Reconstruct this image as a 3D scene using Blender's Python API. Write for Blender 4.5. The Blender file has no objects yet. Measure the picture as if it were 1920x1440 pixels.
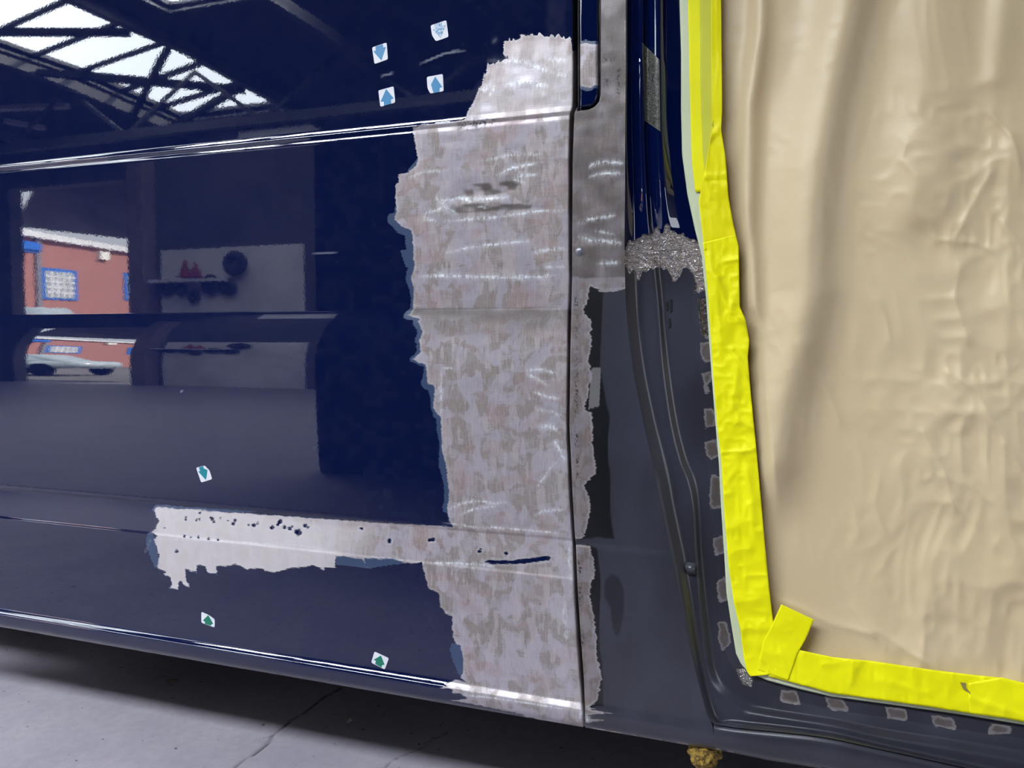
import bpy, bmesh, math, random
import numpy as np
from mathutils import Vector
S = bpy.context.scene
COL = S.collection
random.seed(7); RNG = np.random.default_rng(11)

# ------------------------------------------------------------------ camera
CAMD, FPX = 1.1, 1440.0
YAW, PIT, ZC = math.radians(19.3), math.radians(3.5), 0.87
cd = bpy.data.cameras.new('camera'); cam = bpy.data.objects.new('camera', cd); COL.objects.link(cam)
cam.location = (0, -CAMD, ZC)
cam.rotation_euler = (math.pi/2 - PIT, 0, YAW)
cd.sensor_width = 36.0; cd.lens = 36.0*FPX/1920.0; cd.clip_start = 0.05; cd.clip_end = 300
S.camera = cam
# ------------------------------------------------------------------ view
S.view_settings.view_transform = 'Standard'; S.view_settings.look = 'None'
S.view_settings.exposure = 0.0; S.view_settings.gamma = 1.0; S.view_settings.use_curve_mapping = False
# ------------------------------------------------------------------ overcast sky
W = bpy.data.worlds.new('overcast_sky'); S.world = W; W.use_nodes = True
bg = W.node_tree.nodes['Background']; bg.inputs[0].default_value = (0.86, 0.93, 1.0, 1); bg.inputs[1].default_value = 6.0
# ------------------------------------------------------------------ sun on the yard (comes from behind the workshop)
sd = bpy.data.lights.new('sun', 'SUN'); sd.energy = 34.0; sd.angle = math.radians(3); sd.color = (1, .95, .88)
so = bpy.data.objects.new('sun', sd); COL.objects.link(so)
so.rotation_euler = Vector((-0.80, 0.25, -0.55)).to_track_quat('-Z', 'Y').to_euler()
# ------------------------------------------------------------------ daylight through the long rooflight, and the added ridge light
ROOF_Z = 5.0
def daylight(name, x0, x1, y0, y1, radiance, col=(0.93, 0.96, 1.0)):
    l = bpy.data.lights.new(name, 'AREA'); l.shape = 'RECTANGLE'; l.size = x1-x0+.7; l.size_y = y1-y0+.7
    l.energy = radiance*math.pi*(x1-x0+.7)*(y1-y0+.7); l.color = col
    o = bpy.data.objects.new(name, l); COL.objects.link(o); o.location = ((x0+x1)/2, (y0+y1)/2, ROOF_Z+0.30)
    return o
RL1 = (-9.05, -6.85, -8.55, -0.6)      # long rooflight running away from the van (seen mirrored in the paint)
RL2 = (-6.3, -0.5, -5.3, -4.2)          # unseen ridge light along the van, added to light its side and the paper
daylight('daylight_rooflight', *RL1, 11.5)
daylight('added_ridge_light', *RL2, 68.0)

# ------------------------------------------------------------------ camera-model helpers (pixel of the photo -> point in the place)
Cp = np.array([0, -CAMD, ZC])
FH = np.array([-math.sin(YAW), math.cos(YAW), 0]); RT = np.array([math.cos(YAW), math.sin(YAW), 0]); UZ = np.array([0, 0, 1.0])
FWD = FH*math.cos(PIT)-UZ*math.sin(PIT); UPV = UZ*math.cos(PIT)+FH*math.sin(PIT)
def ray(px, py):
    px = np.asarray(px, float); py = np.asarray(py, float)
    return FWD+((px-960)/FPX)[..., None]*RT+((720-py)/FPX)[..., None]*UPV
def at(px, py, Y=0.0):
    d = ray(px, py); t = (np.asarray(Y, float)-Cp[1])/d[..., 1]
    return Cp+d*t[..., None]
def atz(px, py, Z=0.0):
    d = ray(px, py); t = (Z-Cp[2])/d[..., 2]; return Cp+d*t[..., None]
def proj(P):
    v = P-Cp; z = v@FWD
    return 960+FPX*(v@RT)/z, 720-FPX*(v@UPV)/z

# ------------------------------------------------------------------ numpy helpers
def vnoise(x, y, seed=0):
    xi = np.floor(x).astype(np.int64); yi = np.floor(y).astype(np.int64)
    fx = x-xi; fy = y-yi; fx = fx*fx*(3-2*fx); fy = fy*fy*(3-2*fy)
    def h(a, b):
        n = (a*374761393+b*668265263+seed*974711) & 0x7fffffff
        n = ((n ^ (n >> 13))*1274126177) & 0x7fffffff
        return ((n ^ (n >> 16)) & 0xffff)/32767.5-1.0
    return (h(xi, yi)*(1-fx)+h(xi+1, yi)*fx)*(1-fy)+(h(xi, yi+1)*(1-fx)+h(xi+1, yi+1)*fx)*fy
def sdf_poly(px, py, poly, lim=60.0):
    """signed distance in photo pixels, positive inside"""
    poly = np.asarray(poly, float); out = np.full(px.shape, -lim)
    x0, y0 = poly.min(0)-lim; x1, y1 = poly.max(0)+lim
    m = (px > x0) & (px < x1) & (py > y0) & (py < y1)
    if not m.any(): return out
    X = px[m]; Y = py[m]; d2 = np.full(X.shape, 1e12); ins = np.zeros(X.shape, bool)
    n = len(poly)
    for i in range(n):
        ax, ay = poly[i]; bx, by = poly[(i+1) % n]
        ex, ey = bx-ax, by-ay; L = ex*ex+ey*ey
        if L < 1e-9: continue
        t = np.clip(((X-ax)*ex+(Y-ay)*ey)/L, 0, 1)
        d2 = np.minimum(d2, (X-ax-t*ex)**2+(Y-ay-t*ey)**2)
        if ay != by:
            c = ((ay > Y) != (by > Y)) & (X < ax+(Y-ay)*ex/(by-ay)); ins ^= c
    d = np.sqrt(d2); out[m] = np.clip(np.where(ins, d, -d), -lim, lim)
    return out
def dist_line(px, py, line, lim=30.0):
    line = np.asarray(line, float); out = np.full(px.shape, lim)
    x0, y0 = line.min(0)-lim; x1, y1 = line.max(0)+lim
    m = (px > x0) & (px < x1) & (py > y0) & (py < y1)
    if not m.any(): return out
    X = px[m]; Y = py[m]; d2 = np.full(X.shape, 1e12)
    for i in range(len(line)-1):
        ax, ay = line[i]; bx, by = line[i+1]; ex, ey = bx-ax, by-ay
        t = np.clip(((X-ax)*ex+(Y-ay)*ey)/max(ex*ex+ey*ey, 1e-9), 0, 1)
        d2 = np.minimum(d2, (X-ax-t*ex)**2+(Y-ay-t*ey)**2)
    out[m] = np.minimum(np.sqrt(d2), lim)
    return out
def interp(pts, v, k=1):
    """x as a function of y for a photo polyline (k=1) or y of x (k=0)"""
    p = np.asarray(pts, float); o = np.argsort(p[:, k]); return np.interp(v, p[o, k], p[o, 1-k])

# ------------------------------------------------------------------ object helpers
def link(o, parent=None):
    COL.objects.link(o)
    if parent is not None: o.parent = parent
    return o
def tag(o, label=None, cat=None, group=None, kind=None):
    if label: o['label'] = label
    if cat: o['category'] = cat
    if group: o['group'] = group
    if kind: o['kind'] = kind
    return o
def mesh_obj(name, V, Fc, mat, parent=None, smooth=True, attrs=None):
    me = bpy.data.meshes.new(name)
    V = np.asarray(V, dtype=np.float32).reshape(-1, 3); me.from_pydata(V.tolist(), [], [list(map(int, f)) for f in Fc])
    if smooth: me.polygons.foreach_set('use_smooth', [True]*len(me.polygons))
    if attrs:
        for k, a in attrs.items():
            at_ = me.attributes.new(k, 'FLOAT', 'POINT'); at_.data.foreach_set('value', np.asarray(a, dtype=np.float32).ravel())
    me.update()
    o = bpy.data.objects.new(name, me); me.materials.append(mat)
    return link(o, parent)
def grid_obj(name, P, mat, parent=None, attrs=None, flip=False, smooth=True):
    """P: (rows, cols, 3)"""
    r, c = P.shape[:2]; me = bpy.data.meshes.new(name)
    idx = np.arange(r*c).reshape(r, c)
    q = np.stack([idx[:-1, :-1], idx[:-1, 1:], idx[1:, 1:], idx[1:, :-1]], -1).reshape(-1, 4)
    if flip: q = q[:, ::-1]
    nf = len(q)
    me.vertices.add(r*c); me.vertices.foreach_set('co', np.ascontiguousarray(P, dtype=np.float32).ravel())
    me.loops.add(nf*4); me.loops.foreach_set('vertex_index', np.ascontiguousarray(q, dtype=np.int32).ravel())
    me.polygons.add(nf); me.polygons.foreach_set('loop_start', np.arange(0, nf*4, 4, dtype=np.int32))
    try: me.polygons.foreach_set('loop_total', np.full(nf, 4, dtype=np.int32))
    except Exception: pass
    me.update(calc_edges=True)
    if smooth: me.polygons.foreach_set('use_smooth', np.ones(nf, dtype=bool))
    if attrs:
        for k, a in attrs.items():
            at_ = me.attributes.new(k, 'FLOAT', 'POINT'); at_.data.foreach_set('value', np.ascontiguousarray(a, dtype=np.float32).ravel())
    me.validate(); me.update()
    o = bpy.data.objects.new(name, me); me.materials.append(mat)
    return link(o, parent)
def bm_obj(name, bm, mat, parent=None, smooth=False):
    me = bpy.data.meshes.new(name); bm.normal_update(); bm.to_mesh(me); bm.free()
    if smooth: me.polygons.foreach_set('use_smooth', [True]*len(me.polygons))
    me.materials.append(mat); o = bpy.data.objects.new(name, me); return link(o, parent)
def add_box(bm, x0, x1, y0, y1, z0, z1):
    v = [bm.verts.new(p) for p in ((x0, y0, z0), (x1, y0, z0), (x1, y1, z0), (x0, y1, z0), (x0, y0, z1), (x1, y0, z1), (x1, y1, z1), (x0, y1, z1))]
    for f in ((3, 2, 1, 0), (4, 5, 6, 7), (0, 1, 5, 4), (1, 2, 6, 5), (2, 3, 7, 6), (3, 0, 4, 7)): bm.faces.new([v[i] for i in f])
def add_bar(bm, a, b, w, h=None):
    h = h or w; a = Vector(a); b = Vector(b); d = (b-a).normalized()
    u = d.cross(Vector((0, 0, 1))); u = u.normalized() if u.length > 1e-4 else Vector((1, 0, 0)); v = u.cross(d)
    c = []
    for p in (a, b):
        for su, sv in ((-1, -1), (1, -1), (1, 1), (-1, 1)): c.append(bm.verts.new(p+u*su*w/2+v*sv*h/2))
    for f in ((3, 2, 1, 0), (4, 5, 6, 7), (0, 1, 5, 4), (1, 2, 6, 5), (2, 3, 7, 6), (3, 0, 4, 7)): bm.faces.new([c[i] for i in f])
def box_obj(name, b, mat, parent=None, bevel=0):
    bm = bmesh.new(); add_box(bm, *b)
    if bevel: bmesh.ops.bevel(bm, geom=bm.edges[:], offset=bevel, segments=2, affect='EDGES')
    return bm_obj(name, bm, mat, parent)
def empty(name, loc=(0, 0, 0)):
    o = bpy.data.objects.new(name, None); o.location = loc; o.empty_display_size = 0.1; return link(o)

# ------------------------------------------------------------------ material helpers
class NT:
    def __init__(s, name):
        s.m = bpy.data.materials.new(name); s.m.use_nodes = True; s.t = s.m.node_tree; s.t.nodes.clear()
        s.out = s.t.nodes.new('ShaderNodeOutputMaterial'); s.b = s.t.nodes.new('ShaderNodeBsdfPrincipled'); s.L(s.b.outputs[0], s.out.inputs[0])
    def L(s, a, b): s.t.links.new(a, b)
    def n(s, k): return s.t.nodes.new(k)
    def put(s, sock, v):
        if isinstance(v, bpy.types.NodeSocket): s.L(v, sock)
        elif isinstance(v, tuple) and len(v) == 3 and sock.type == 'RGBA': sock.default_value = (*v, 1)
        else: sock.default_value = v
    def set(s, **k):
        for a, v in k.items(): s.put(s.b.inputs[a.replace('_', ' ')], v)
    def coord(s, scale=(1, 1, 1), rot=(0, 0, 0), kind='Object'):
        c = s.n('ShaderNodeTexCoord'); mp = s.n('ShaderNodeMapping'); s.L(c.outputs[kind], mp.inputs[0])
        mp.inputs['Scale'].default_value = scale; mp.inputs['Rotation'].default_value = rot; return mp.outputs[0]
    def noise(s, vec, scale=5, detail=3, rough=.5, dist=0):
        k = s.n('ShaderNodeTexNoise'); s.L(vec, k.inputs['Vector']); k.inputs['Scale'].default_value = scale
        k.inputs['Detail'].default_value = detail; k.inputs['Roughness'].default_value = rough; k.inputs['Distortion'].default_value = dist
        return k.outputs[0]
    def attr(s, name):
        k = s.n('ShaderNodeAttribute'); k.attribute_name = name; return k.outputs['Fac']
    def math(s, op, a, b=0.0, clamp=False):
        k = s.n('ShaderNodeMath'); k.operation = op; k.use_clamp = clamp; s.put(k.inputs[0], a); s.put(k.inputs[1], b); return k.outputs[0]
    def ramp(s, v, a, b, lo=0.0, hi=1.0, smooth=True):
        k = s.n('ShaderNodeMapRange'); k.interpolation_type = 'SMOOTHSTEP' if smooth else 'LINEAR'; k.clamp = True
        s.put(k.inputs['Value'], v); s.put(k.inputs['From Min'], a); s.put(k.inputs['From Max'], b); s.put(k.inputs['To Min'], lo); s.put(k.inputs['To Max'], hi); return k.outputs[0]
    def mix(s, f, a, b):
        k = s.n('ShaderNodeMix'); k.data_type = 'RGBA'; s.put(k.inputs[0], f); s.put(k.inputs[6], a); s.put(k.inputs[7], b); return k.outputs[2]
    def mixf(s, f, a, b):
        k = s.n('ShaderNodeMix'); k.data_type = 'FLOAT'; s.put(k.inputs[0], f); s.put(k.inputs[2], a); s.put(k.inputs[3], b); return k.outputs[0]
    def bump(s, h, strength=.3, dist=.01):
        k = s.n('ShaderNodeBump'); s.put(k.inputs['Height'], h); s.put(k.inputs['Strength'], strength); k.inputs['Distance'].default_value = dist
        return k.outputs[0]
def simple(name, col, rough=.6, metal=0.0, var=.15, scale=6, bump=0.0, bscale=60, **kw):
    m = NT(name); v = m.coord()
    f = m.noise(v, scale, 4)
    m.set(Base_Color=m.mix(m.ramp(f, .3, .7), tuple(c*(1-var) for c in col), tuple(min(1, c*(1+var)) for c in col)), Roughness=rough, Metallic=metal, **kw)
    if bump: m.set(Normal=m.bump(m.noise(v, bscale, 4), bump, .004))
    return m.m

def mul(m, c, f):
    k = m.n('ShaderNodeMix'); k.data_type = 'RGBA'; k.blend_type = 'MULTIPLY'; k.inputs[0].default_value = 1; m.put(k.inputs[6], c); m.put(k.inputs[7], f); return k.outputs[2]
def body_material():
    m = NT('van_bodywork'); v = m.coord()
    metal, tone, streak, primer, residue, fw, crk = (m.attr(a) for a in ('metal', 'tone', 'streak', 'primer', 'residue', 'featherw', 'crinkle')); soot = m.attr('soot')
    # serrated sanding edge: strokes across and along
    ser = m.math('SUBTRACT', m.noise(m.coord((90, 90, 520)), 1, 2, .6), .5)
    edge = m.math('ADD', metal, m.math('MULTIPLY', ser, 7.0))
    k_metal = m.ramp(edge, -1.0, 1.2)
    k_rim = m.math('MULTIPLY', k_metal, m.ramp(edge, 2.0, 6.0, 1.0, 0.0))
    k_fea = m.math('MULTIPLY', m.ramp(m.math('ADD', edge, fw), -1.0, 1.0), m.ramp(fw, 1.0, 3.0))
    k_prim = m.ramp(m.math('ADD', primer, m.math('MULTIPLY', ser, 3.0)), -1, 1)
    # ---- bare steel: overlapping sanded blocks
    lines = m.noise(m.coord((900, 900, 70)), 1, 2, .6); lines2 = m.noise(m.coord((60, 60, 800), (0, .12, 0)), 1, 2, .6)
    ribs = m.noise(m.coord((330, 330, 45), (0, .1, 0)), 1, 3, .65)
    comb = m.math('MULTIPLY', m.math('SUBTRACT', ribs, .5), .16); comb2 = m.math('MULTIPLY', m.math('SUBTRACT', lines2, .5), .14)
    blk = m.math('ADD', m.noise(m.coord((26, 26, 52)), 1, 1, .45, .2), comb); blk2 = m.math('ADD', m.noise(m.coord((40, 40, 26), (0, .25, 0)), 1, 1, .4, .3), comb2)
    blk3 = m.noise(m.coord((14, 14, 22)), 1, 2); blk4 = m.math('ADD', m.noise(m.coord((70, 70, 22), (0, -.15, 0)), 1, 1, .4, .2), comb2)
    c = m.mix(m.ramp(blk, .47, .53), (.200, .176, .164), (.262, .252, .268))
    c = m.mix(m.math('MULTIPLY', m.ramp(blk2, .53, .58), .80), c, (.335, .330, .385))
    c = m.mix(m.math('MULTIPLY', m.ramp(blk2, .43, .39), .72), c, (.165, .150, .130))
    c = m.mix(m.math('MULTIPLY', m.ramp(blk4, .57, .60), .6), c, (.355, .335, .350))
    c = m.mix(m.math('MULTIPLY', m.ramp(blk3, .53, .62), .42), c, (.270, .195, .178))
    c = m.mix(m.math('MULTIPLY', m.ramp(lines, .35, .68), .26), c, (.38, .36, .38))
    c = m.mix(m.math('MULTIPLY', m.ramp(ribs, .52, .66), .28), c, (.40, .38, .41))
    c = m.mix(m.math('MULTIPLY', m.ramp(lines2, .55, .72), .20), c, (.40, .39, .42))
    c = m.mix(m.math('MULTIPLY', m.ramp(ribs, .44, .32), .30), c, (.135, .120, .115))
    c = mul(m, c, (1.30, 1.19, 1.205))
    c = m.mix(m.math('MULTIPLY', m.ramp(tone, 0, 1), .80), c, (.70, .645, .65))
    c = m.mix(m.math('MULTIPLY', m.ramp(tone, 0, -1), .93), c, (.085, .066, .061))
    c = m.mix(m.math('MULTIPLY', k_rim, .20), c, (.62, .62, .66))
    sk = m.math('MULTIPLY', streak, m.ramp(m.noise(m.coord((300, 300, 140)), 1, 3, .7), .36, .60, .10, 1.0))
    c = m.mix(sk, c, (.92, .95, 1.0))  # bright streaks on the steel: sanding highlights put into the colour
    res = m.math('MULTIPLY', residue, m.ramp(m.noise(v, 260, 3, .6), .50, .56))
    c = m.mix(res, c, (.012, .011, .015))
    # ---- paint, feathered edge, primer
    fine = m.noise(v, 7, 3)
    paint = m.mix(fine, (.0012, .0048, .038), (.0016, .0056, .045))
    paint = m.mix(k_fea, paint, (.032, .058, .130))
    prim = m.mix(m.ramp(m.noise(m.coord((9, 9, 5)), 1, 3), .38, .62), (.029, .029, .041), (.042, .043, .064))
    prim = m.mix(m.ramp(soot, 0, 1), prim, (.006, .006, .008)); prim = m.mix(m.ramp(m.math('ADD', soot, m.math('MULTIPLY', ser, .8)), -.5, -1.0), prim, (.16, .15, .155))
    paint2 = m.mix(k_prim, paint, prim)
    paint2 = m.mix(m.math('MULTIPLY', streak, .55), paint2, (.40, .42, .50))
    col = m.mix(k_metal, paint2, c)
    m.set(Base_Color=col)
    m.set(Metallic=m.math('MULTIPLY', k_metal, m.mixf(m.ramp(crk, .2, .8), .25, .78)))
    r_m = m.mixf(m.math('MULTIPLY', streak, .8), m.mixf(m.ramp(blk2, .4, .6), .50, .36), .30)
    r_m = m.mixf(m.ramp(crk, .2, .8), r_m, .16)
    r_p = m.mixf(k_prim, .018, m.mixf(m.noise(v, 12, 2), .34, .26))
    r_p = m.mixf(k_fea, r_p, .3)
    m.set(Roughness=m.mixf(k_metal, r_p, r_m), IOR=m.mixf(k_prim, m.mixf(k_metal, 1.62, 1.5), 1.55))
    # relief: brushed strokes + crumple; orange peel on the paint
    hb = m.math('ADD', m.math('MULTIPLY', lines, .00012), m.math('MULTIPLY', lines2, .00010))
    hb = m.math('ADD', hb, m.math('MULTIPLY', m.noise(m.coord((85, 85, 150)), 1, 3, .6, 1.5), m.math('MULTIPLY', crk, .013)))
    hb = m.math('MULTIPLY', hb, k_metal)
    pe = m.math('MULTIPLY', m.noise(v, 260, 1), .0000065)
    b = m.n('ShaderNodeBump'); m.L(m.math('ADD', hb, pe), b.inputs['Height']); b.inputs['Strength'].default_value = 1.0; b.inputs['Distance'].default_value = 1.0
    m.set(Normal=b.outputs[0])
    return m.m
M = {}
M['body'] = body_material()
ATT = ('soot', 'metal', 'tone', 'streak', 'primer', 'residue', 'featherw', 'crinkle')

# ================================================================== STRUCTURE
# ---- floor: concrete, fine near the van, cracks pressed into it
CRACKS = [[(430, 1450), (470, 1412), (505, 1382), (540, 1352), (570, 1334), (600, 1312), (640, 1286), (672, 1262)],
          [(700, 1450), (725, 1436), (760, 1416), (795, 1400), (830, 1372)]]
def build_floor():
    m = NT('concrete'); v = m.coord()
    n1 = m.noise(v, 3.0, 5, .6); n2 = m.noise(v, 40, 5, .65); crack = m.attr('crack')
    c = m.mix(m.ramp(n1, .3, .7), (.41, .372, .445), (.515, .467, .525))
    c = m.mix(m.math('MULTIPLY', m.ramp(n2, .35, .7), .35), c, (.345, .32, .38))
    c = m.mix(m.math('MULTIPLY', m.ramp(m.noise(v, 55, 2), .70, .74), .8), c, (.05, .05, .055))
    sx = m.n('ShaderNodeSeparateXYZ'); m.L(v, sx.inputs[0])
    far_dark = m.ramp(sx.outputs[1], -1.62, -1.66)      # far floor colour darkened to dim its reflection in the van paint
    c = m.mix(m.math('MULTIPLY', far_dark, .62), c, (.14, .13, .15))
    c = m.mix(m.math('MULTIPLY', m.ramp(sx.outputs[1], -1.655, -1.645), m.ramp(sx.outputs[1], -1.625, -1.635)), c, (.03, .03, .03))  # joint line added where the darkened floor begins
    c = m.mix(crack, c, (.05, .045, .045))
    m.set(Base_Color=c, Roughness=m.ramp(n2, .3, .7, .45, .75), Normal=m.bump(n2, .15, .003))
    xs = np.unique(np.round(np.concatenate([np.linspace(-16, -2.3, 18), np.arange(-2.3, 0.35, .006), np.linspace(.35, 8, 12)]), 4))
    ys = np.unique(np.round(np.concatenate([np.linspace(-9.4, -.2, 16), np.arange(-.2, 1.1, .006), np.linspace(1.1, 4, 6)]), 4))
    X, Y = np.meshgrid(xs, ys); P = np.stack([X, Y, 0*X], -1)
    cr = np.zeros(X.shape)
    for k, ln in enumerate(CRACKS):
        w = atz(*np.array(ln, float).T)[:, :2]
        wob = .012*vnoise(X*22, Y*22, 3)+.005*vnoise(X*80, Y*80, 4)
        d = dist_line(X+wob, Y+wob, w, .2)
        cr = np.maximum(cr, np.clip(1-d/(.0050 if k == 0 else .0035), 0, 1)*(1 if k == 0 else .7))
    P[..., 2] -= .004*cr
    P[..., 2] += .0006*vnoise(X*14, Y*14, 4)*((X > -2.3) & (X < .35))
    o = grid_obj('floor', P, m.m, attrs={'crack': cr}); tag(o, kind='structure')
    return o
build_floor()

M['soot'] = simple('dark_sheeting', (.006, .0065, .008), .9, var=.3, scale=2); M['soot'].node_tree.nodes['Principled BSDF'].inputs['Specular IOR Level'].default_value = .08
M['roof'] = simple('roof_sheet', (.020, .024, .034), .8, var=.3, scale=1.5)
M['beam'] = simple('beam_grey', (.055, .055, .055), .6, var=.2)
M['wallp'] = simple('dull_plaster', (.085, .08, .088), .8, var=.2, scale=1)
M['white'] = simple('old_white_paint', (.72, .70, .74), .7, var=.14, scale=1.2)
def ceiling():
    # flat roof deck around the long rooflight opening and the added ridge one
    bm = bmesh.new(); z0, z1 = ROOF_Z, ROOF_Z+.08
    xs = sorted({-16, RL1[0], RL1[1], RL2[0], RL2[1], 8}); ys = sorted({-9.3, RL1[2], RL1[3], RL2[2], RL2[3], 4})
    for i in range(len(xs)-1):
        for j in range(len(ys)-1):
            cx, cy = (xs[i]+xs[i+1])/2, (ys[j]+ys[j+1])/2
            if any(r[0] < cx < r[1] and r[2] < cy < r[3] for r in (RL1, RL2)): continue
            add_box(bm, xs[i], xs[i+1], ys[j], ys[j+1], z0, z1)
    o = bm_obj('ceiling', bm, M['roof']); tag(o, kind='structure')
    # steelwork hung under it
    def beam(pairs, w=.09):
        for a, b in pairs:
            b_ = bmesh.new(); add_bar(b_, a, b, w, w*1.3); tag(bm_obj('roof_beam', b_, M['beam'], o), kind='structure')
    for y in (-3.2, -6.9):
        beam([((-16, y, 4.15), (8, y, 4.15))], .10)
        x = -15.0
        pr = []
        while x < 7:
            pr += [((x, y, 4.15), (x+1.1, y, 4.93)), ((x+1.1, y, 4.93), (x+2.2, y, 4.15))]; x += 2.2
        beam(pr, .04)
    beam([((-6.75, -9, 4.86), (-6.75, -.4, 4.86)), ((-9.15, -9, 4.86), (-9.15, -.4, 4.86)), ((-4.6, -9.2, 4.6), (-4.6, 0, 4.6)), ((-11.4, -9.2, 4.6), (-11.4, 0, 4.6))], .11)
    for a, b in (((-11.2, -7.0, 4.86), (-9.9, -7.25, 4.86)), ((-11.3, -7.35, 4.80), (-11.0, -7.8, 4.80))):
        b_ = bmesh.new(); add_bar(b_, a, b, .09, .07); tag(bm_obj('light_batten', b_, M['white'], o), kind='structure')
    return o
ceiling()
M['pane'] = None
def pane_mat():
    m = NT('wired_glass'); tr = m.n('ShaderNodeBsdfTransparent'); tr.inputs[0].default_value = (.93, .95, .96, 1)
    mx = m.n('ShaderNodeMixShader'); mx.inputs[0].default_value = .06; m.set(Base_Color=(.8, .85, .85), Roughness=.1)
    m.L(tr.outputs[0], mx.inputs[1]); m.L(m.b.outputs[0], mx.inputs[2]); m.L(mx.outputs[0], m.out.inputs[0]); return m.m
M['pane'] = pane_mat()
def rooflight(name, r, step, along):
    x0, x1, y0, y1 = r
    bm = bmesh.new()
    for b in ((x0-.06, x0, y0, y1), (x1, x1+.06, y0, y1), (x0, x1, y0-.06, y0), (x0, x1, y1, y1+.06)): add_box(bm, *b, ROOF_Z-.03, ROOF_Z+.14)
    o = bm_obj(name, bm, M['beam']); tag(o, kind='structure')
    if along == 'y':
        t = y0+step
        ang = .34
        while t < y1+.8:
            b_ = bmesh.new(); add_bar(b_, (x0, t-.3, ROOF_Z+.06), (x1, t+.28, ROOF_Z+.06), .055, .07); tag(bm_obj('glazing_bar', b_, M['soot'], o), kind='structure'); t += step
        for a, b in (((x0, y0+.9, 4.8), (x1, y0+2.6, 4.8)), ((x0, y0+2.5, 4.8), (x1, y0+1.2, 4.8)), ((x0, y0+.2, 4.8), (x1, y0+1.3, 4.8)), ((x0, y0+4.1, 4.8), (x1, y0+3.2, 4.8))):
            b_ = bmesh.new(); add_bar(b_, a, b, .08, .1); tag(bm_obj('roof_tie', b_, M['soot'], o), kind='structure')
    else:
        t = x0+step
        while t < x1:
            b_ = bmesh.new(); add_bar(b_, (t, y0, ROOF_Z+.06), (t, y1, ROOF_Z+.06), .045, .06); tag(bm_obj('glazing_bar', b_, M['soot'], o), kind='structure'); t += step
    box_obj('pane', (x0, x1, y0, y1, ROOF_Z+.10, ROOF_Z+.106), M['pane'], o)['kind'] = 'structure'
rooflight('window_1', RL1, .72, 'y'); rooflight('added_rooflight', RL2, .6, 'x')  # the second one is unseen, built to frame the added ridge light

def walls():
    # wall opposite the van, with the open doorway to the yard
    YB = -9.0; DX0, DX1, DH = -13.05, -10.0, 3.55
    bm = bmesh.new()
    add_box(bm, -16, DX0, YB-.25, YB, 0, ROOF_Z); add_box(bm, DX1, 8, YB-.25, YB, 2.3, ROOF_Z); add_box(bm, DX0, DX1, YB-.25, YB, DH, ROOF_Z)
    add_box(bm, DX1, DX1+.35, YB-.25, YB, 0, 2.3); add_box(bm, -6.9, 8, YB-.25, YB, 0, 2.3)
    o = bm_obj('wall_back', bm, M['wallp']); tag(o, kind='structure')
    d = box_obj('painted_panel', (DX1+.35, -6.9, YB-.25, YB+.02, 0, 2.3), M['white'], o); tag(d, kind='structure')
    tag(box_obj('pale_board', (-8.25, -6.55, YB, YB+.04, 4.36, 4.86), M['white'], o), kind='structure')
    # pier beside the doorway and its header
    pr = box_obj('pier', (DX1-.06, DX1+.24, YB-.05, YB+.30, 0, 4.1), simple('pier_paint', (.22, .18, .18), .7), o); tag(pr, kind='structure')
    for b in ((-16, -15.8, -9.25, 4, 0, ROOF_Z),): tag(box_obj('wall_left', b, M['wallp']), kind='structure')
    bm = bmesh.new(); add_box(bm, 7.8, 8, -9.25, -6.3, 0, ROOF_Z); add_box(bm, 7.8, 8, -3.9, 4, 0, ROOF_Z); add_box(bm, 7.8, 8, -6.3, -3.9, 2.8, ROOF_Z)  # unseen opening added, and wall kept white, for bright lines on the jamb
    tag(bm_obj('wall_right', bm, M['white']), kind='structure')
    tag(box_obj('wall_front', (-16, 8, 3.8, 4, 0, ROOF_Z), M['soot']), kind='structure')
    # plain dark slab standing in for an unidentified dark thing mirrored in the paint
    tag(box_obj('dark_slab', (-2.42, 3.2, -2.62, -2.52, 0, 2.25), M['soot'], bevel=.01), kind='structure')
    # sloping boarded soffit inside the doorway
    sm = simple('soffit_board', (.085, .075, .088), .75, var=.35, scale=1.2)
    bm = bmesh.new(); vs = [(-12.75, YB-.3, 3.62), (-6.5, YB-.3, 3.62), (-7.5, YB-2.4, 2.75), (-12.4, YB-2.4, 2.88), (-15.95, YB-2.4, 3.35)]
    a = [bm.verts.new(p) for p in vs]; b = [bm.verts.new((p[0], p[1], p[2]+.1)) for p in vs]
    bm.faces.new(a[::-1]); bm.faces.new(b)
    for i in range(5): bm.faces.new((a[i], a[(i+1) % 5], b[(i+1) % 5], b[i]))
    bmesh.ops.recalc_face_normals(bm, faces=bm.faces[:])
    tag(bm_obj('trim_1', bm, sm), kind='structure')
    # yard outside
    ym = simple('yard_tarmac', (.17, .165, .165), .85, var=.2, scale=3)
    tag(box_obj('ground', (-60, 30, -60, -9.4, -.2, -.01), ym), kind='structure')
walls()

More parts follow.
